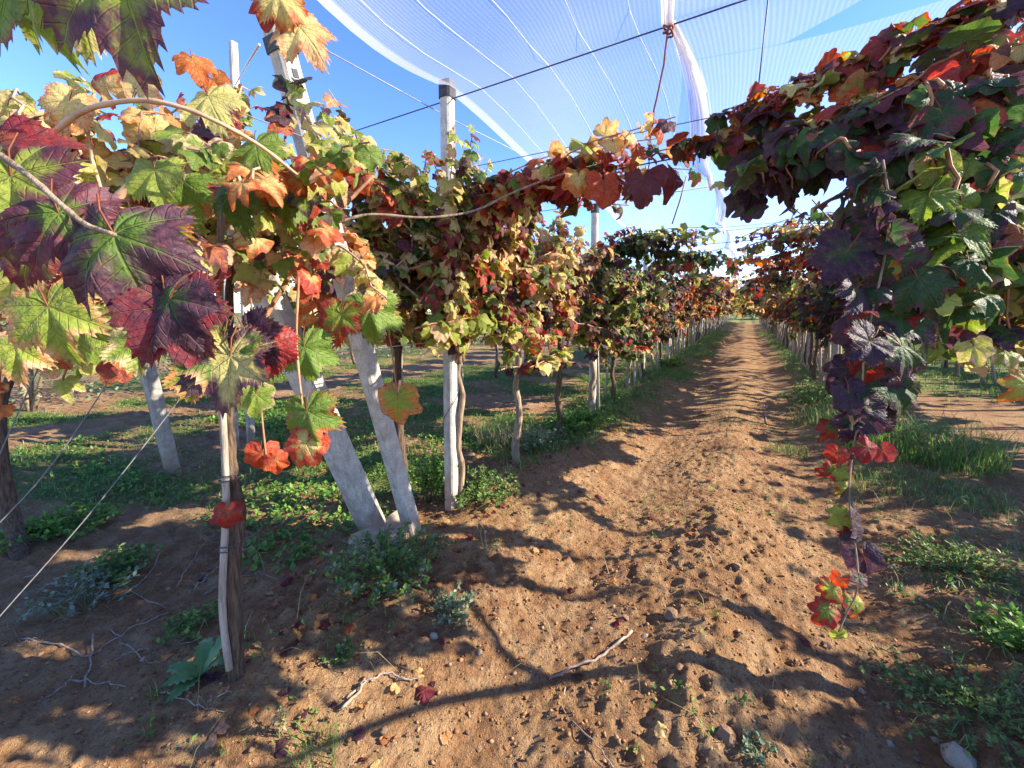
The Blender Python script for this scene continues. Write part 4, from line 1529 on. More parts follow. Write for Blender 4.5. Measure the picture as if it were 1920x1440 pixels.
# ------------------------------------------------------------------ the row right of the alley, overhead
def right_front():
    r = random.Random(55)
    b = Vector((RX + .05, 2.5, gz(RX + .05, 2.5)))
    root = thing('grape_vine', 'vine overhanging the right foreground with dark green and purple leaves and a long dangling shoot', 'grape vine', b)
    hd = Vector((RX + .05, 2.45, 1.25))
    o = trunk_mesh(b, hd, r, .034).build('trunk', M_BARK, root)
    o.location = -b
    L = Leaves()
    canes = []

    def cane(pts, pal, size=(.065, .10), step=.055, rad=.0055, mat=None, pals=None, wig=.01, out=Vector((-.6, -.5, 0))):
        pts = wiggle([Vector(p) for p in pts], r, wig)
        o = MB().tube(pts, [rad * (1.1 - .6 * i / len(pts)) for i in range(len(pts))], 5).build('cane', mat or M_CANE, root)
        o.location = -b
        if step:
            L.along(pts, r, pal, size=size, step=step, start=0, out=out, pals=pals)

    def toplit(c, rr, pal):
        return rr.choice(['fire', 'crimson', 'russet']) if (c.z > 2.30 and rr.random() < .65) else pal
    # shoots along the cross wire from the right row towards the tied cord
    for i in range(5):
        ctrl = [(1900, 30 + i * 14, 1.45), (1720, 150 + i * 10, 1.55), (1560, 215 + i * 7, 1.75), (1420, 235 + i * 6, 1.95), (1300 - i * 12, 268, 2.1)]
        cane(smoothline([P(q[0] + r.uniform(-20, 20), q[1] + r.uniform(-14, 20), q[2] * r.uniform(.96, 1.04)) for q in ctrl], 4), 'dusk', step=.055, pals=lambda c, rr, pal: rr.choice(['russet', 'crimson', 'dusk']) if c.x < .10 else toplit(c, rr, pal))
    # the top fringe, sunlit and red
    for i in range(18):
        px = 1380 + i * 30
        z = 2.0 - (px - 1380) / 540 * .6
        ctrl = [(px - 40, 250 - (px - 1380) * .42, z), (px + 20, 190 - (px - 1380) * .42, z), (px + 90, 190 - (px - 1380) * .42 + r.uniform(-40, 30), z)]
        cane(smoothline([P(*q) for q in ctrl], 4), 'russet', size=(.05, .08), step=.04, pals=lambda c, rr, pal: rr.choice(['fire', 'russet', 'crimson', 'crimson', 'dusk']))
    # dark overhanging mass
    for i in range(80):
        px0 = r.uniform(1600, 2000)
        top = 300 - (px0 - 1540) * .62
        py0 = r.uniform(max(top, 20), 430) if i % 2 else r.uniform(max(top, 20), max(top, 20) + 130)
        z = r.uniform(1.15, 2.3)
        bottom = np.interp(px0, [1380, 1500, 1620, 1760, 1850, 1960], [330, 370, 470, 560, 640, 700])
        cane(bez(P(px0, py0, z), P(px0 + r.uniform(-60, 60), py0 - 60, z), P(px0 + r.uniform(-110, 110), r.uniform(py0, bottom), z + r.uniform(-.15, .25))), 'dusk', size=(.05, .085), step=.045, pals=toplit)
    for i in range(24):
        px0 = r.uniform(1380, 1680)
        z = r.uniform(1.5, 1.9)
        py0 = 300 - (px0 - 1380) * .35 + r.uniform(-30, 40)
        cane(bez(P(px0, py0, z), P(px0 + r.uniform(-50, 50), py0 - 30, z), P(px0 + r.uniform(-60, 60), py0 + r.uniform(30, 100), z)), 'dusk', size=(.065, .10), step=.05, pals=toplit)
    # the curtain at the right edge
    for i in range(46):
        px0 = r.uniform(1730, 2000)
        z = r.uniform(1.1, 2.4)
        cane(bez(P(px0, r.uniform(250, 450), z), P(px0 + 20, 400, z), P(px0 + r.uniform(-40, 60), r.uniform(520, 690), z)), 'green', size=(.055, .085), step=.045, pals=lambda c, rr, pal: rr.choice(['green', 'green', 'gold', 'dusk']))
    # the long dangling shoot
    zc = 1.12
    ctrl = [(1655, 300), (1668, 400), (1655, 500), (1632, 600), (1618, 690), (1612, 780), (1598, 850), (1592, 930), (1600, 1000), (1608, 1060), (1606, 1110), (1588, 1150), (1572, 1185)]
    line = smoothline([P(q[0], q[1], zc) for q in ctrl], 4)
    o = MB().tube(line, [.0030 * (1.15 - .6 * i / len(line)) for i in range(len(line))], 6).build('cane', M_BARK_L, root)
    o.location = -b
    L.along(line[:24], r, 'dusk', size=(.038, .060), step=.042, start=0, out=Vector((-.5, -.6, 0)))
    L.along(line[24:], r, 'dusk', size=(.024, .036), step=.12, start=0, out=Vector((-.5, -.6, 0)))
    H = [(1590, 470, 120, -20, .08, .98, .7), (1680, 480, 130, 25, .10, .95, .6), (1640, 410, 120, 0, .12, .95, .5), (1720, 520, 125, 20, .10, .9, .35), (1605, 545, 95, -12, .06, 1, .75), (1690, 590, 130, 15, .12, .97, .5), (1600, 620, 70, -10, .97, .95, .7),
         (1630, 640, 95, -70, .06, 1, .85), (1690, 650, 110, 40, .15, .95, .5), (1595, 690, 80, -40, .06, 1, .8), (1670, 715, 118, 60, .12, .9, .4), (1625, 690, 62, 20, .94, .7, .8), (1575, 735, 70, -30, .05, 1, .9), (1660, 740, 90, 35, .15, 1, .7), (1590, 735, 78, 5, .04, 1, .85), (1680, 700, 88, 60, .97, .95, .7),
         (1612, 770, 110, -10, .14, 1, .72), (1640, 765, 86, 35, .08, 1, .8), (1560, 800, 62, -50, .28, .72, .6), (1570, 850, 58, -35, .90, .66, .7), (1625, 840, 74, 70, .93, .72, .9), (1655, 845, 62, 40, .94, .8, .8), (1575, 880, 66, -15, .40, .72, .5), (1590, 915, 52, -60, .50, .60, .35), (1580, 970, 66, -75, .46, .62, .25),
         (1600, 975, 92, 25, .10, 1, .85), (1560, 880, 60, -30, .2, .72, .6), (1620, 1045, 96, 20, .97, 1, .8), (1575, 1085, 44, -20, .90, .62, .6), (1562, 1105, 66, -30, .5, .64, .55), (1552, 1145, 74, -55, .36, .7, .6), (1602, 1130, 66, 0, .48, .62, .45), (1575, 1190, 46, 10, .5, .2, .2), (1590, 1000, 40, -40, .8, .75, .8)]
    for (px, py, wp, tip, u, v, w) in H:
        hero(L, px, py, zc + r.uniform(-.06, .07), wp * (.84 if py < 780 else .64), tip + r.uniform(-15, 15), u, v, w, (r.uniform(-.8, .8), r.uniform(-.2, .6)))
    # petal-bright leaves at the right edge
    hero(L, 1925, 720, 1.0, 60, -40, .5, .52, .5, (.2, .1))
    hero(L, 1132, 345, 2.05, 70, 4, .90, .60, .8, (.3, .1))
    hero(L, 1205, 335, 2.05, 66, -8, .97, .86, .8, (-.2, .2))
    hero(L, 1255, 320, 2.05, 62, 10, .95, .80, .8, (.2, .3))
    hero(L, 1085, 330, 2.05, 56, -4, .62, .50, .6, (.3, .3))
    L.place(root, r, 300)


right_front()


def build_right_row():
    r = random.Random(91)
    specs = [(6.9, 1.42, 'dusk', 'vine reaching over the grass tuft, dark leaves with orange tops'), (7.7, 1.35, 'dusk', 'vine whose dark trunk stands just behind the dangling shoot'), (8.8, 1.34, 'mixed', 'vine with pale trunk next left of the dangling shoot'),
             (9.85, 1.34, 'mixed', 'vine with orange leaves, second left of the dangling shoot'), (10.6, 1.3, 'fire', 'vine with yellow leaves low down, third left of the dangling shoot')]
    for i, (y, x, pal, lab) in enumerate(specs):
        ex = []
        if i in (0, 2):
            yy = POST_Y0 + POST_STEP * (1 if i == 0 else 2)
            ex = [(c, r.choice(['fire', 'crimson', 'russet']), (.05, .09), .05) for c in cross_shoot(RX - .1, GX + .2, yy, 2.3, WIRE_Z - .05, r, 10, .18)]
        if i == 0:
            # a long arm of this vine fills the canopy towards the camera
            ex += [(c, 'dusk', (.065, .105), .04) for c in vine_canes(RX, 5.2, 1.5, -1, r, 40, 1.5, 1.2, 2.45, 1.8)]
            vine(lab, x, y, -1, pal, 330 + i, n_canes=20, span=1.1, low=1.1, high=2.4, n_single=220, extra=ex, size=(.065, .105), step=.042, reach=1.6, cane_parts=False, group='vines in the row right of the alley', stake=None, shapes=LOW)
        else:
            vine(lab, x, y, -1, pal, 330 + i, n_canes=22, curtain=12, span=.9, low=1.0, high=2.4, n_single=150, shapes=LOW, extra=ex, size=(.065, .105), step=.044, reach=1.3, cane_parts=False, group='vines in the row right of the alley', stake=(.08, 1.7, .022), trunk_mat=M_BARK_L if i % 2 else M_BARK)


build_right_row()


# ------------------------------------------------------------------ weeds, grass, stones
def blades(name, pts, hgt, wid, lean, cols, r, stiff=0.5):
    """pts (n,3); every blade is a bent strip of three triangles"""
    n = len(pts)
    a = r.uniform(0, 2 * np.pi, n)
    h = hgt[0] + (hgt[1] - hgt[0]) * r.random(n) ** 1.5
    w = wid[0] + (wid[1] - wid[0]) * r.random(n)
    ln = lean[0] + (lean[1] - lean[0]) * r.random(n)
    d = np.stack([np.cos(a), np.sin(a), np.zeros(n)], 1)
    s = np.stack([-np.sin(a), np.cos(a), np.zeros(n)], 1)
    up = np.array([0, 0, 1.0])
    p0 = pts - up * 0.01
    p1 = pts + up * (h * 0.62)[:, None] + d * (h * ln * .22)[:, None]
    p2 = pts + up * (h * (0.95 - .12 * ln))[:, None] + d * (h * ln * .60)[:, None]
    p3 = pts + up * (h * np.maximum(1.05 - .52 * ln, .06))[:, None] + d * (h * ln)[:, None]
    V = np.stack([p0 - s * w[:, None] / 2, p0 + s * w[:, None] / 2, p1 - s * w[:, None] * .42, p1 + s * w[:, None] * .42, p2 - s * w[:, None] * .25, p2 + s * w[:, None] * .25, p3], 1).reshape(-1, 3)
    b = np.arange(n) * 7
    T = np.stack([np.stack(q, 1) for q in ((b, b + 1, b + 3), (b, b + 3, b + 2), (b + 2, b + 3, b + 5), (b + 2, b + 5, b + 4), (b + 4, b + 5, b + 6))], 1).reshape(-1, 3)
    c = np.array(cols)[r.integers(0, len(cols), n)] * (0.7 + 0.6 * r.random(n))[:, None]
    return V, T, np.repeat(c, 7, 0)


def leaflets(pts, nrm_up, size, cols, r):
    """small broad weed leaves, each a folded diamond of four triangles"""
    n = len(pts)
    a = r.uniform(0, 2 * np.pi, n)
    tilt = r.normal(0, .5, n) + 0.25
    s = size[0] + (size[1] - size[0]) * r.random(n)
    d = np.stack([np.cos(a) * np.cos(tilt), np.sin(a) * np.cos(tilt), np.sin(tilt)], 1)
    sd = np.stack([-np.sin(a), np.cos(a), r.normal(0, .35, n)], 1)
    up = np.cross(d, sd)
    up /= np.linalg.norm(up, axis=1)[:, None]
    S1 = s[:, None]
    base = pts
    tip = pts + d * S1
    m = pts + d * S1 * .5 - up * S1 * .08
    l = pts + d * S1 * .45 + sd * S1 * .30 + up * S1 * .04
    rr = pts + d * S1 * .45 - sd * S1 * .30 + up * S1 * .04
    V = np.stack([base, l, tip, rr, m], 1).reshape(-1, 3)
    b = np.arange(n) * 5
    T = np.stack([np.stack([b, b + 1, b + 4], 1), np.stack([b + 1, b + 2, b + 4], 1), np.stack([b + 2, b + 3, b + 4], 1), np.stack([b + 3, b, b + 4], 1)], 1).reshape(-1, 3)
    c = np.array(cols)[r.integers(0, len(cols), n)] * (0.7 + 0.6 * r.random(n))[:, None]
    return V, T, np.repeat(c, 5, 0)


def join(parts):
    VV, TT, CC, b = [], [], [], 0
    for V, T, c in parts:
        VV.append(V)
        TT.append(T + b)
        CC.append(c)
        b += len(V)
    return np.vstack(VV), np.vstack(TT), np.vstack(CC)


GREEN = [(.09, .18, .035), (.14, .21, .05), (.07, .145, .035), (.20, .25, .07)]
STRAW = [(.34, .27, .13), (.42, .34, .18), (.25, .19, .09)]
GREY = [(.17, .22, .12), (.22, .26, .16), (.13, .19, .10)]
LUSH = [(.10, .22, .03), (.17, .28, .05), (.075, .175, .03)]


def scatter(x0, x1, y0, y1, n, dens, seed):
    r = np.random.default_rng(seed)
    x, y = r.uniform(x0, x1, n), r.uniform(y0, y1, n)
    k = r.random(n) < dens(x, y)
    x, y = x[k], y[k]
    return np.stack([x, y, gheight(x, y)], 1), r


def tufted(pts, r, k, spread):
    p = np.repeat(pts, k, 0)
    q = p + np.concatenate([r.normal(0, spread, (len(p), 2)), np.zeros((len(p), 1))], 1)
    return q


def build_ground_cover():
    parts = []
    gd = lambda x, y: np.clip(green_cover(x, y) * 1.3 - .28, 0, 1)
    p, r = scatter(-9, -1.9, 0.2, 9, 26000, gd, 1)
    parts.append(blades('g', tufted(p[::2], r, 3, .04), (.02, .09), (.003, .007), (.4, 1.8), LUSH + GREEN + STRAW[:1], r))
    parts.append(leaflets(tufted(p, r, 4, .06) + np.array([0, 0, .015]), None, (.014, .040), LUSH + GREEN + [(.16, .24, .05)], r))
    p, r = scatter(-3.0, -.8, 2.6, 30, 20000, gd, 2)
    parts.append(blades('g', tufted(p, r, 4, .04), (.03, .15), (.003, .008), (.4, 1.7), LUSH + GREEN + [(.18, .24, .06), (.26, .25, .09)], r))
    parts.append(leaflets(tufted(p[::2], r, 3, .06) + np.array([0, 0, .04]), None, (.03, .06), LUSH + GREEN, r))
    p, r = scatter(.6, 2.1, 3.6, 30, 12000, gd, 3)
    parts.append(blades('g', tufted(p, r, 4, .04), (.03, .15), (.003, .008), (.4, 1.7), LUSH + GREEN + STRAW[:1], r))
    p, r = scatter(2.1, 13, 7, 34, 16000, gd, 4)
    parts.append(blades('g', tufted(p, r, 3, .05), (.04, .14), (.006, .014), (.2, .9), LUSH + GREEN, r))
    V, T, C = join(parts)
    tag(link('ground_cover', np_mesh('ground_cover', V, T, M_BLADE, col=C)), 'short grass and low weeds growing between and under the rows', kind='stuff')
    # sparse seedlings on the bare alley soil
    p, r = scatter(-1.9, 1.6, .45, 9, 1900, lambda x, y: np.clip(fbm(x * 1.3, y * 1.3, 88, 2) * 2.2 - .75, 0, 1), 5)
    V, T, C = join([leaflets(tufted(p, r, 5, .018) + np.array([0, 0, .01]), None, (.010, .026), GREEN + LUSH, r), blades('g', tufted(p[::2], r, 4, .02), (.02, .07), (.002, .004), (.2, .8), GREEN, r)])
    tag(link('seedlings', np_mesh('seedlings', V, T, M_BLADE, col=C)), 'scattered green seedlings on the bare soil of the alley', kind='stuff')
    p, r = scatter(.75, 2.6, .7, 4.5, 1500, lambda x, y: np.clip(fbm(x * 1.1 + 3, y * 1.1, 95, 3) * 3.0 - 1.1, 0, 1), 15)
    V, T, C = join([leaflets(tufted(p, r, 6, .03) + np.array([0, 0, .015]), None, (.012, .030), GREEN + GREY + LUSH, r), blades('g', tufted(p[::3], r, 5, .03), (.03, .12), (.002, .004), (.5, 1.9), GREEN + STRAW, r)])
    tag(link('low_weeds', np_mesh('low_weeds', V, T, M_BLADE, col=C)), 'low weeds creeping over the soil at the right', kind='stuff')
    p, r = scatter(-6.5, -2.2, 1.2, 4.5, 2600, lambda x, y: np.clip(fbm(x * .7 + 3, y * 1.6, 96, 3) * 3.4 - 1.4, 0, 1), 16)
    V, T, C = join([leaflets(tufted(p, r, 9, .05) + np.array([0, 0, .03]), None, (.02, .055), LUSH + [(.16, .26, .05)], r)])
    tag(link('low_weeds', np_mesh('low_weeds', V, T, M_BLADE, col=C)), 'lush low weeds in patches under the left rows', kind='stuff')
    # dry straw and roots on the soil
    p, r = scatter(-3.2, 2.2, .4, 7, 2600, lambda x, y: np.clip(.25 + .7 * (np.abs(x + .2) > 1.1), 0, 1) * np.clip(fbm(x * 2, y * 2, 91, 2) * 2.4 - .8, 0, 1), 6)
    V, T, C = blades('g', p, (.04, .16), (.0015, .0035), (1.6, 2.4), STRAW, r)
    tag(link('straw', np_mesh('straw', V, T, M_BLADE, col=C)), 'dry straw and root bits lying on the soil', kind='stuff')


build_ground_cover()


def weed(name, label, cat, c, rad, hgt, n_stem, n_leaf, size, cols, seed, flat=0.0):
    """bushy weed: thin stems with small broad leaves up their length"""
    r = np.random.default_rng(seed)
    rr = random.Random(seed)
    root = thing(name, label, cat, c)
    st, lp = MB(), []
    for i in range(n_stem):
        a, q = rr.uniform(0, 6.283), rr.random() ** .6
        e = Vector((math.cos(a) * rad * q, math.sin(a) * rad * q, hgt * (1 - .55 * q) * rr.uniform(.6, 1.1)))
        b = Vector((e.x * rr.uniform(.1, .6), e.y * rr.uniform(.1, .6), 0))
        b.z = gz(c.x + b.x, c.y + b.y) - c.z
        e.z += gz(c.x + e.x, c.y + e.y) - c.z
        pts = wiggle(bez(b, (b + e) / 2 + Vector((0, 0, hgt * .25)), e, 6), rr, .006)
        st.tube(pts, .0018, 3, False)
        for k in range(n_leaf):
            f = rr.uniform(.15, 1) * (len(pts) - 1)
            j = min(int(f), len(pts) - 2)
            lp.append(pts[j].lerp(pts[j + 1], f - j))
    st.build('stems', mat_cached('weed_stem', (.12, .12, .05)), root)
    root.children[-1]['kind'] = 'stuff'
    V, T, C = leaflets(np.array([tuple(p) for p in lp]), None, size, cols, r)
    o = link('foliage', np_mesh('foliage', V, T, M_BLADE, col=C), root)
    tag(o, kind='stuff')
    return root


def grass_tuft(label, c, rad, n, hgt, cols, seed, group=None, lean=(.2, 1.1), wid=(.003, .008)):
    r = np.random.default_rng(seed)
    a, q = r.uniform(0, 6.283, n), np.sqrt(r.random(n)) * rad
    x, y = c.x + q * np.cos(a), c.y + q * np.sin(a) * .8
    p = np.stack([x, y, gheight(x, y)], 1) - np.array(c)
    V, T, C = blades('g', p, hgt, wid, lean, cols, r)
    o = link('grass_tuft', np_mesh('grass_tuft', V, T, M_BLADE, col=C), None, c)
    return tag(o, label, 'grass tuft', group)


weed('weed_clump', 'straggling grey-green weed in front of the slab and leaning posts', 'weed', on_ground(725, 1080), .38, .26, 90, 22, (.014, .038), GREY + GREEN + LUSH, 1)
weed('weed_clump', 'small grey-green weed trailing down below the larger clump', 'weed', on_ground(848, 1150), .13, .12, 30, 18, (.012, .028), GREY, 2)
weed('weed_clump', 'bright leafy weed climbing beside the foot of the black-capped post', 'weed', on_ground(815, 935), .20, .50, 60, 20, (.02, .045), LUSH, 3)
weed('weed_clump', 'green leafy weed to the right of the black-capped post foot', 'weed', on_ground(905, 930), .34, .24, 100, 20, (.016, .036), GREEN, 4)
weed('weed_clump', 'dark green weed patch at lower left beside the dry stalks', 'weed', on_ground(225, 1080), .22, .14, 40, 18, (.02, .04), GREEN, 5)
weed('weed_clump', 'silvery thistle-like weed at lower left', 'weed', on_ground(165, 1135), .24, .20, 44, 13, (.012, .034), [(.16, .20, .14), (.22, .26, .20), (.10, .15, .09)], 6)
weed('weed_clump', 'bright green weed on lit soil near the left edge', 'weed', on_ground(115, 1000), .34, .16, 90, 18, (.02, .045), LUSH, 7)
weed('weed_clump', 'small green weed left of the staked trunk foot', 'weed', on_ground(365, 1180), .14, .10, 26, 16, (.014, .03), GREEN, 8)
weed('weed_clump', 'bushy weed behind the dark trunk under the next row', 'weed', on_ground(520, 860), .35, .30, 60, 18, (.025, .05), GREEN, 9)
weed('weed_clump', 'bright green weed cut off by the right edge of the picture', 'weed', on_ground(1905, 1215), .22, .16, 44, 18, (.018, .04), LUSH, 10)
weed('weed_clump', 'low pale weed on the soil at the right, below the grass tuft', 'weed', on_ground(1800, 1065), .36, .12, 90, 16, (.014, .03), GREEN, 11)
weed('weed_clump', 'low weed at lower right corner of the soil', 'weed', on_ground(1830, 1340), .34, .09, 100, 14, (.012, .026), GREEN, 12)
weed('weed_clump', 'small pale weed in the alley at the bottom right', 'weed', on_ground(1420, 1415), .07, .06, 16, 12, (.01, .022), GREY, 13)
weed('weed_clump', 'single dry flower spike on the soil at the bottom left', 'weed', on_ground(520, 1380), .03, .16, 6, 22, (.008, .018), STRAW, 14)
weed('weed_clump', 'grey bushy weed beyond the black-capped post', 'weed', on_ground(1010, 840), .40, .26, 70, 18, (.016, .035), GREY, 15)
weed('weed_clump', 'lush green weed at the left edge of the alley', 'weed', on_ground(1085, 800), .45, .24, 90, 18, (.03, .06), LUSH, 16)
weed('weed_clump', 'dark weed by the alley under the first white stakes', 'weed', on_ground(1262, 690), .40, .38, 80, 18, (.03, .06), GREEN, 17)
weed('weed_clump', 'weedy plant at the foot of the right row trunk', 'weed', on_ground(1520, 760), .45, .45, 80, 18, (.025, .05), GREEN, 18)
weed('weed_clump', 'tiny weed by the dry twig left of the alley', 'weed', on_ground(640, 1240), .09, .06, 14, 12, (.012, .024), GREEN, 19)
grass_tuft('large bright grass tuft at the right behind the dangling shoot', on_ground(1720, 850), .62, 1700, (.08, .50), LUSH + GREEN + STRAW[:1], 21, lean=(.3, 1.7))
grass_tuft('low grass spreading to the left of the large bright tuft', on_ground(1560, 790), .45, 600, (.06, .32), GREEN + STRAW[:1], 22, lean=(.3, 1.7))
grass_tuft('dry straw-coloured grass beside the grey bushy weed', on_ground(940, 830), .34, 420, (.08, .30), STRAW + GREEN[:1], 23)
grass_tuft('thin grass sprouting at the bottom left of the alley', on_ground(590, 1425), .10, 70, (.03, .11), LUSH, 24, wid=(.002, .004))
grass_tuft('short grass patch in the right half of the alley', on_ground(1480, 850), .18, 130, (.04, .14), GREEN, 25)
grass_tuft('fine grass patch in the shade at right below the large tuft', on_ground(1740, 920), .50, 700, (.03, .14), GREEN, 26, lean=(.5, 2.0))


def rosette():
    c = on_ground(378, 1275)
    root = thing('thistle', 'flat dark green thistle rosette left of the stake foot', 'thistle', c)
    r = random.Random(4)
    m = NT('thistle_tissue')
    m = m.done(m.pbr(m.mix(m.noise(40, m.obco()), (.045, .12, .03), (.10, .20, .05)), .5, .35))
    for k, (a, ln, lift) in enumerate(((2.6, .17, .05), (1.5, .17, .10), (3.6, .15, .03), (.6, .12, .06), (5.0, .13, .02), (4.3, .12, .03))):
        mb = MB()
        V, F = [], []
        n = 12
        for i in range(n + 1):
            f = i / n
            w = .030 * math.sin(math.pi * min(1, f * .92 + .06)) * (1.25 if i % 2 else .75)
            cx = ln * f
            z = lift * math.sin(math.pi * f * .8) + .012
            for q in (-1, 0, 1):
                x, y = cx, q * w
                V.append((x * math.cos(a) - y * math.sin(a), x * math.sin(a) + y * math.cos(a), z + (.008 if q else 0)))
        for i in range(n):
            for q in range(2):
                b = i * 3 + q
                F.append((b, b + 1, b + 4, b + 3))
        mb.add(V, F)
        mb.build('leaf', m, root)


rosette()


def lump(r, s, squash=.65):
    bm = bmesh.new()
    bmesh.ops.create_icosphere(bm, subdivisions=2, radius=s)
    cut = [(Vector((r.gauss(0, 1), r.gauss(0, 1), r.gauss(0, 1))).normalized(), r.uniform(.55, .85)) for _ in range(7)]
    for v in bm.verts:
        for nn, dd in cut:
            e = v.co.dot(nn) / s - dd
            if e > 0:
                v.co -= nn * e * s
    ph = [r.uniform(0, 6.3) for _ in range(6)]
    for v in bm.verts:
        p = v.co / s
        k = 1 + .22 * math.sin(p.x * 2.3 + ph[0]) + .2 * math.sin(p.y * 2.9 + ph[1]) + .16 * math.sin(p.z * 3.3 + ph[2]) + .09 * math.sin(p.x * 6 + p.y * 5 + ph[3])
        v.co = v.co * k
        v.co.z *= squash
    me = bpy.data.meshes.new('stone')
    bm.to_mesh(me)
    bm.free()
    return me


def build_stones():
    r = random.Random(12)
    protos = []
    for i in range(6):
        me = lump(r, 1.0, r.uniform(.5, .8))
        me.materials.append(M_STONE if i < 4 else M_PALESTONE)
        protos.append(me)
    named = [((1805, 1430), .045, 'flat pale stone cut by the bottom edge at right', 4), ((1358, 1385), .034, 'upright reddish clod in the middle of the alley at the bottom', 1), ((1618, 1300), .016, 'small pale stone on the soil left of the right corner', 5),
             ((1275, 1250), .018, 'angular brown clod on the alley ridge', 2), ((1210, 1195), .018, 'pale stone beside the tip of the long twig', 5), ((1175, 1160), .016, 'round clod on the alley ridge above the long twig', 0),
             ((1385, 1065), .030, 'lump of earth casting a shadow in mid alley', 3), ((1260, 1160), .036, 'largest earth clod on the ridge of the alley', 0), ((720, 1370), .014, 'small reddish stone in the shadow at the bottom', 1), ((815, 1195), .024, 'half-buried tan stone below the straggling weed', 4)]
    for (q, s, lab, pi) in named:
        p = on_ground(*q)
        o = link('stone', protos[pi], None, p + Vector((0, 0, s * .25)))
        o.scale = (s, s * r.uniform(.7, 1), s)
        o.rotation_euler = (r.uniform(-.3, .3), r.uniform(-.3, .3), r.uniform(0, 6))
        tag(o, lab, 'stone')
    for i in range(110):
        px, py = r.uniform(250, 1900), r.uniform(960, 1440)
        p = on_ground(px, py)
        s = r.uniform(.005, .012)
        o = link('stone', protos[r.choice((0, 1, 2, 3, 0, 1, 2, 3, 4))], None, p + Vector((0, 0, s * .2)))
        o.scale = (s, s * r.uniform(.7, 1), s)
        o.rotation_euler = (r.uniform(-.3, .3), r.uniform(-.3, .3), r.uniform(0, 6))
        tag(o, 'small reddish stone lying loose on the bare soil', 'stone', 'small stones on the bare soil')
    # crumbs of earth, too many to count
    rr = np.random.default_rng(8)
    n = 24000
    x = rr.normal(-.2, 1.0, n)
    y = .35 + 5.5 * rr.random(n) ** 1.6
    z = gheight(x, y)
    s = .0018 + .0070 * rr.random(n) ** 4
    base = []
    bm = bmesh.new()
    bmesh.ops.create_icosphere(bm, subdivisions=1, radius=1)
    bv = np.array([v.co[:] for v in bm.verts])
    bf = np.array([[v.index for v in f.verts] for f in bm.faces])
    bm.free()
    V = bv[None] * (1 + .55 * rr.normal(0, .5, (n, len(bv), 1))) * s[:, None, None] * np.stack([.7 + .7 * rr.random(n), .7 + .7 * rr.random(n), .4 + .5 * rr.random(n)], 1)[:, None, :] + np.stack([x, y, z + s * .3], 1)[:, None, :]
    T = bf[None] + (np.arange(n) * len(bv))[:, None, None]
    cols = np.array([(.20, .098, .044), (.26, .138, .064), (.155, .072, .032), (.31, .18, .092)])[rr.integers(0, 4, n)]
    m = NT('soil_crumb')
    m = m.done(m.pbr(m.n('ShaderNodeAttribute', attribute_name='tint').outputs['Color'], .95, .1))
    tag(link('soil_crumbs', np_mesh('soil_crumbs', V.reshape(-1, 3), T.reshape(-1, 3), m, col=np.repeat(cols, len(bv), 0), smooth=False)), 'loose crumbs of red soil over the alley', kind='stuff')


build_stones()


def twigs():
    r = random.Random(6)
    items = [('dry twig lying aslant on the soil in the middle of the alley', [(1185, 1188), (1140, 1222), (1095, 1250), (1030, 1278)], .006),
             ('pale bent vine pruning in the shadow at the bottom left of the alley', [(640, 1335), (672, 1300), (700, 1275), (735, 1270), (760, 1280), (785, 1272)], .005),
             ('second thin pruning forking off the pale bent one', [(650, 1312), (680, 1285), (700, 1276)], .004),
             ('long dry stalk curving up at the lower left', [(200, 1130), (250, 1105), (285, 1070), (300, 1040)], .004),
             ('brown dry branch on the ground at the lower left', [(40, 1200), (110, 1215), (170, 1230), (240, 1185), (320, 1150)], .0035),
             ('forked dry stalk at the lower left, near the dark trunk', [(160, 1290), (170, 1235), (175, 1190)], .004),
             ('thin straight stalk on the soil at the left bottom', [(130, 1278), (180, 1280), (235, 1290)], .003),
             ('thin root lying in the sunlit soil at the bottom', [(1060, 1290), (1055, 1330), (1110, 1390), (1150, 1440)], .003),
             ('pale stick lying beside the grass at far right', [(1728, 690), (1760, 682), (1800, 686)], .012),
             ('thin dead stem standing in the right of the alley', [(1437, 795), (1434, 775), (1430, 755)], .006),
             ('dry stalk across the soil left of the staked trunk', [(365, 1110), (385, 1085), (412, 1065)], .004),
             ('short broken cane by the slab', [(505, 985), (570, 965), (620, 948)], .005)]
    g_root = 'dry roots and prunings at the lower left'
    for i in range(14):
        px, py = r.uniform(20, 420), r.uniform(1080, 1330)
        a = r.uniform(-.6, .9)
        ln = r.uniform(60, 150)
        k = r.uniform(-30, 30)
        ctrl = [(px, py), (px + ln * .35 * math.cos(a), py - ln * .35 * math.sin(a) + k * .6), (px + ln * .7 * math.cos(a), py - ln * .7 * math.sin(a) + k), (px + ln * math.cos(a), py - ln * math.sin(a) + k * .4)]
        pts = wiggle(smoothline([on_ground(*q) + Vector((0, 0, r.uniform(.002, .012))) for q in ctrl], 4), r, .004)
        o = MB().tube(pts, [.0026 * (1.1 - .6 * j / len(pts)) for j in range(len(pts))], 5).build('twig', M_TWIG, None, loc=pts[0])
        tag(o, 'thin dry root lying on the dark soil at lower left', 'twig', g_root)
    for lab, ctrl, rad in items:
        pts = [on_ground(*q) + Vector((0, 0, rad * r.uniform(.8, 3))) for q in ctrl]
        pts = wiggle(smoothline(pts, 5), r, .004)
        o = MB().tube(pts, [rad * (1.1 - .5 * i / len(pts)) for i in range(len(pts))], 6).build('twig', M_TWIG, None, loc=pts[0])
        tag(o, lab, 'twig')


twigs()


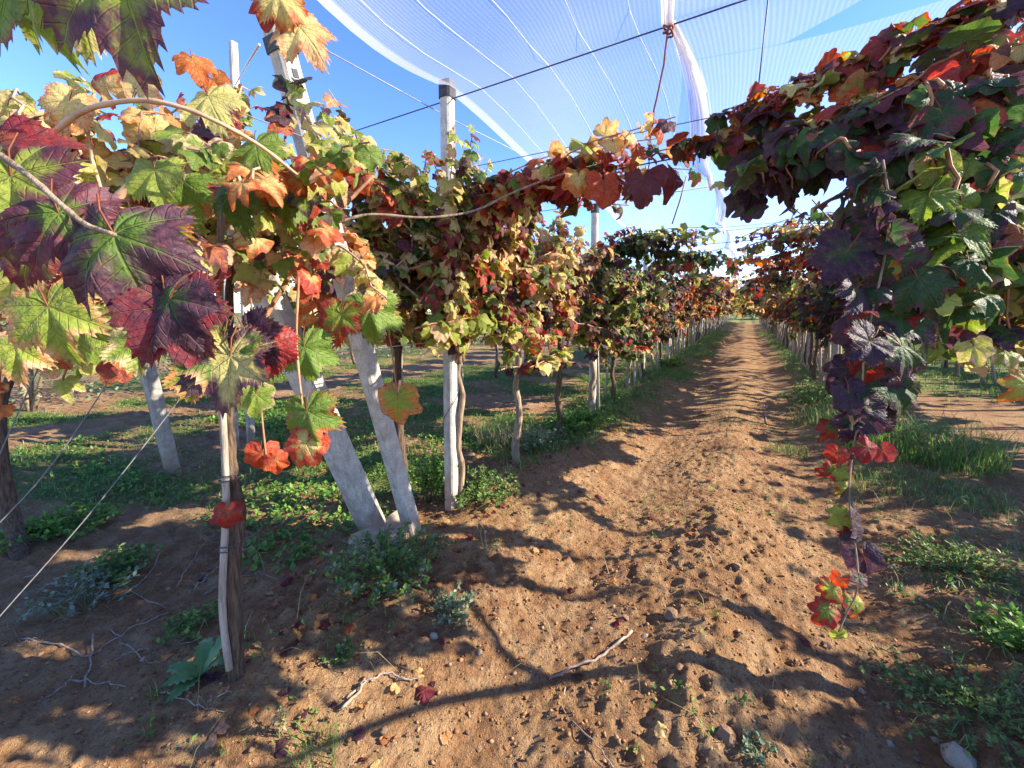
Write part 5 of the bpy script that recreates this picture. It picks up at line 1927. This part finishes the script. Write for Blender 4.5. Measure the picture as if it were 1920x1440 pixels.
def fallen():
    r = random.Random(19)
    named = [((655, 1180), .032, (.9, .55, .7), 'small pink-red fallen leaf below the straggling weed'), ((795, 1305), .055, (.97, .8, .9), 'dark curled fallen leaf right of the bent pruning'),
             ((405, 1385), .05, (.86, .4, .8), 'pinkish curled fallen leaf at the bottom left'), ((1240, 1375), .03, (.66, .32, .4), 'whitish dry leaf scrap in the alley at the bottom')]
    for q, s, c, lab in named:
        p = on_ground(*q)
        o = link('fallen_leaf', MID_ME[3], None, p + Vector((0, 0, .02)))
        o.scale = (s, s, s)
        o.rotation_euler = (r.uniform(-.4, .4), r.uniform(-.4, .4), r.uniform(0, 6))
        o.color = (*c, 1)
        tag(o, lab, 'fallen leaf')
    for i in range(46):
        if i < 34:
            x, y = LX + r.gauss(.05, .45), r.uniform(.9, 6)
        else:
            x, y = r.uniform(-3.4, 1.5), r.uniform(.9, 5)
        p = Vector((x, y, gz(x, y)))
        s = r.uniform(.022, .042)
        o = link('fallen_leaf', MID_ME[r.choice((3, 7, 11))], None, p + Vector((0, 0, .02)))
        o.scale = (s, s, s)
        o.rotation_euler = (r.uniform(-.5, .5), r.uniform(-.5, .5), r.uniform(0, 6))
        o.color = (*r.choice([(.80, .40, .4), (.80, .5, .4), (.72, .36, .4), (.96, .80, .6)]), 1)
        tag(o, 'dry brown fallen leaf lying on the soil under the vines', 'fallen leaf', 'fallen leaves under the vines')


def litter():
    r = random.Random(23)
    L = Leaves()
    for i in range(900):
        if r.random() < .75:
            x, y = LX + r.gauss(.05, .4), r.uniform(.7, 9)
        else:
            x, y = r.uniform(-4.5, 2.2), r.uniform(.8, 8)
        n = Vector((r.gauss(0, .5), r.gauss(0, .5), 1))
        a = r.uniform(0, 6.28)
        L.add((x, y, gz(x, y) + r.uniform(.004, .02)), frame(Vector((math.cos(a), math.sin(a), 0)), n), r.uniform(.012, .034), r.choice([(.80, .40, .5), (.97, .78, .5), (.72, .36, .4), (.80, .5, .6), (1, .9, .5)]))
    o = link('leaf_litter', L.mass(range(len(L.p)), LOW, r, 'leaf_litter', (0, 0, 0)))
    tag(o, 'small dry leaf scraps littering the soil under the vines', kind='stuff')


fallen()
litter()


# ------------------------------------------------------------------ far background
def shrub(name, label, cat, c, rx, ry, h, n, cols, seed, group, size=(.05, .12), trunk=0.3, lift=0.0):
    """shrub or tree: a short forked trunk and many leaves in uneven clumps"""
    r = np.random.default_rng(seed)
    rr = random.Random(seed)
    root = thing(name, label, cat, c, group)
    tb = MB()
    for k in range(4):
        a = rr.uniform(0, 6.28)
        tb.tube([(0, 0, -.1), (math.cos(a) * rx * .15, math.sin(a) * ry * .15, lift + h * .3), (math.cos(a) * rx * .45, math.sin(a) * ry * .45, lift + h * .7)], [trunk * .14, trunk * .1, trunk * .04], 6)
    tb.build('trunk', M_BARK_L, root)
    nc = 16
    ca = r.uniform(0, 6.28, nc)
    cq = np.sqrt(r.random(nc)) * .75
    cc = np.stack([np.cos(ca) * cq * rx, np.sin(ca) * cq * ry, lift + h * (.25 + .6 * r.random(nc) * (1 - .5 * cq))], 1)
    k = r.integers(0, nc, n)
    p = cc[k] + r.normal(0, 1, (n, 3)) * np.array([rx * .22, ry * .22, h * .15])
    p[:, 2] = np.clip(p[:, 2], .05, None)
    V, T, C = leaflets(p, None, size, cols, r)
    C = C * (0.75 + .5 * np.repeat(r.random(nc)[k], 5))[:, None]
    tag(link('crown', np_mesh('crown', V, T, M_BLADE, col=C), root), kind='stuff')
    return root


def background():
    r = random.Random(3)
    gp = 'grey-green bushes beyond the left rows'
    for i in range(22):
        y = -4 + i * 1.9
        x = -9.2 + r.gauss(0, .3)
        lab = 'grey-green bush beyond the next row, %s along the hedge line' % ORD[i] if i < 14 else 'far grey-green bush of the hedge line beyond the left rows'
        shrub('bush', lab, 'bush', Vector((x, y, gz(x, y))), 1.3, 1.3, r.uniform(1.7, 2.5), 3000, [(.17, .20, .11), (.22, .25, .14), (.13, .17, .08)], 600 + i, gp, size=(.04, .09))
    gp = 'trees at the far end of the alley'
    for i in range(15):
        x, y = -26 + i * 4.6 + r.gauss(0, .8), 70 + r.uniform(-2, 4)
        lab = 'dark green tree at the far end of the alley' if i != 6 else 'dark tree closing the view straight down the alley'
        shrub('tree', lab, 'tree', Vector((x, y, gz(x, y))), 3.0, 2.6, r.uniform(4.2, 6.2), 4200, [(.05, .08, .04), (.07, .10, .05), (.04, .065, .035)], 700 + i, gp, size=(.2, .42), trunk=1.0)


background()
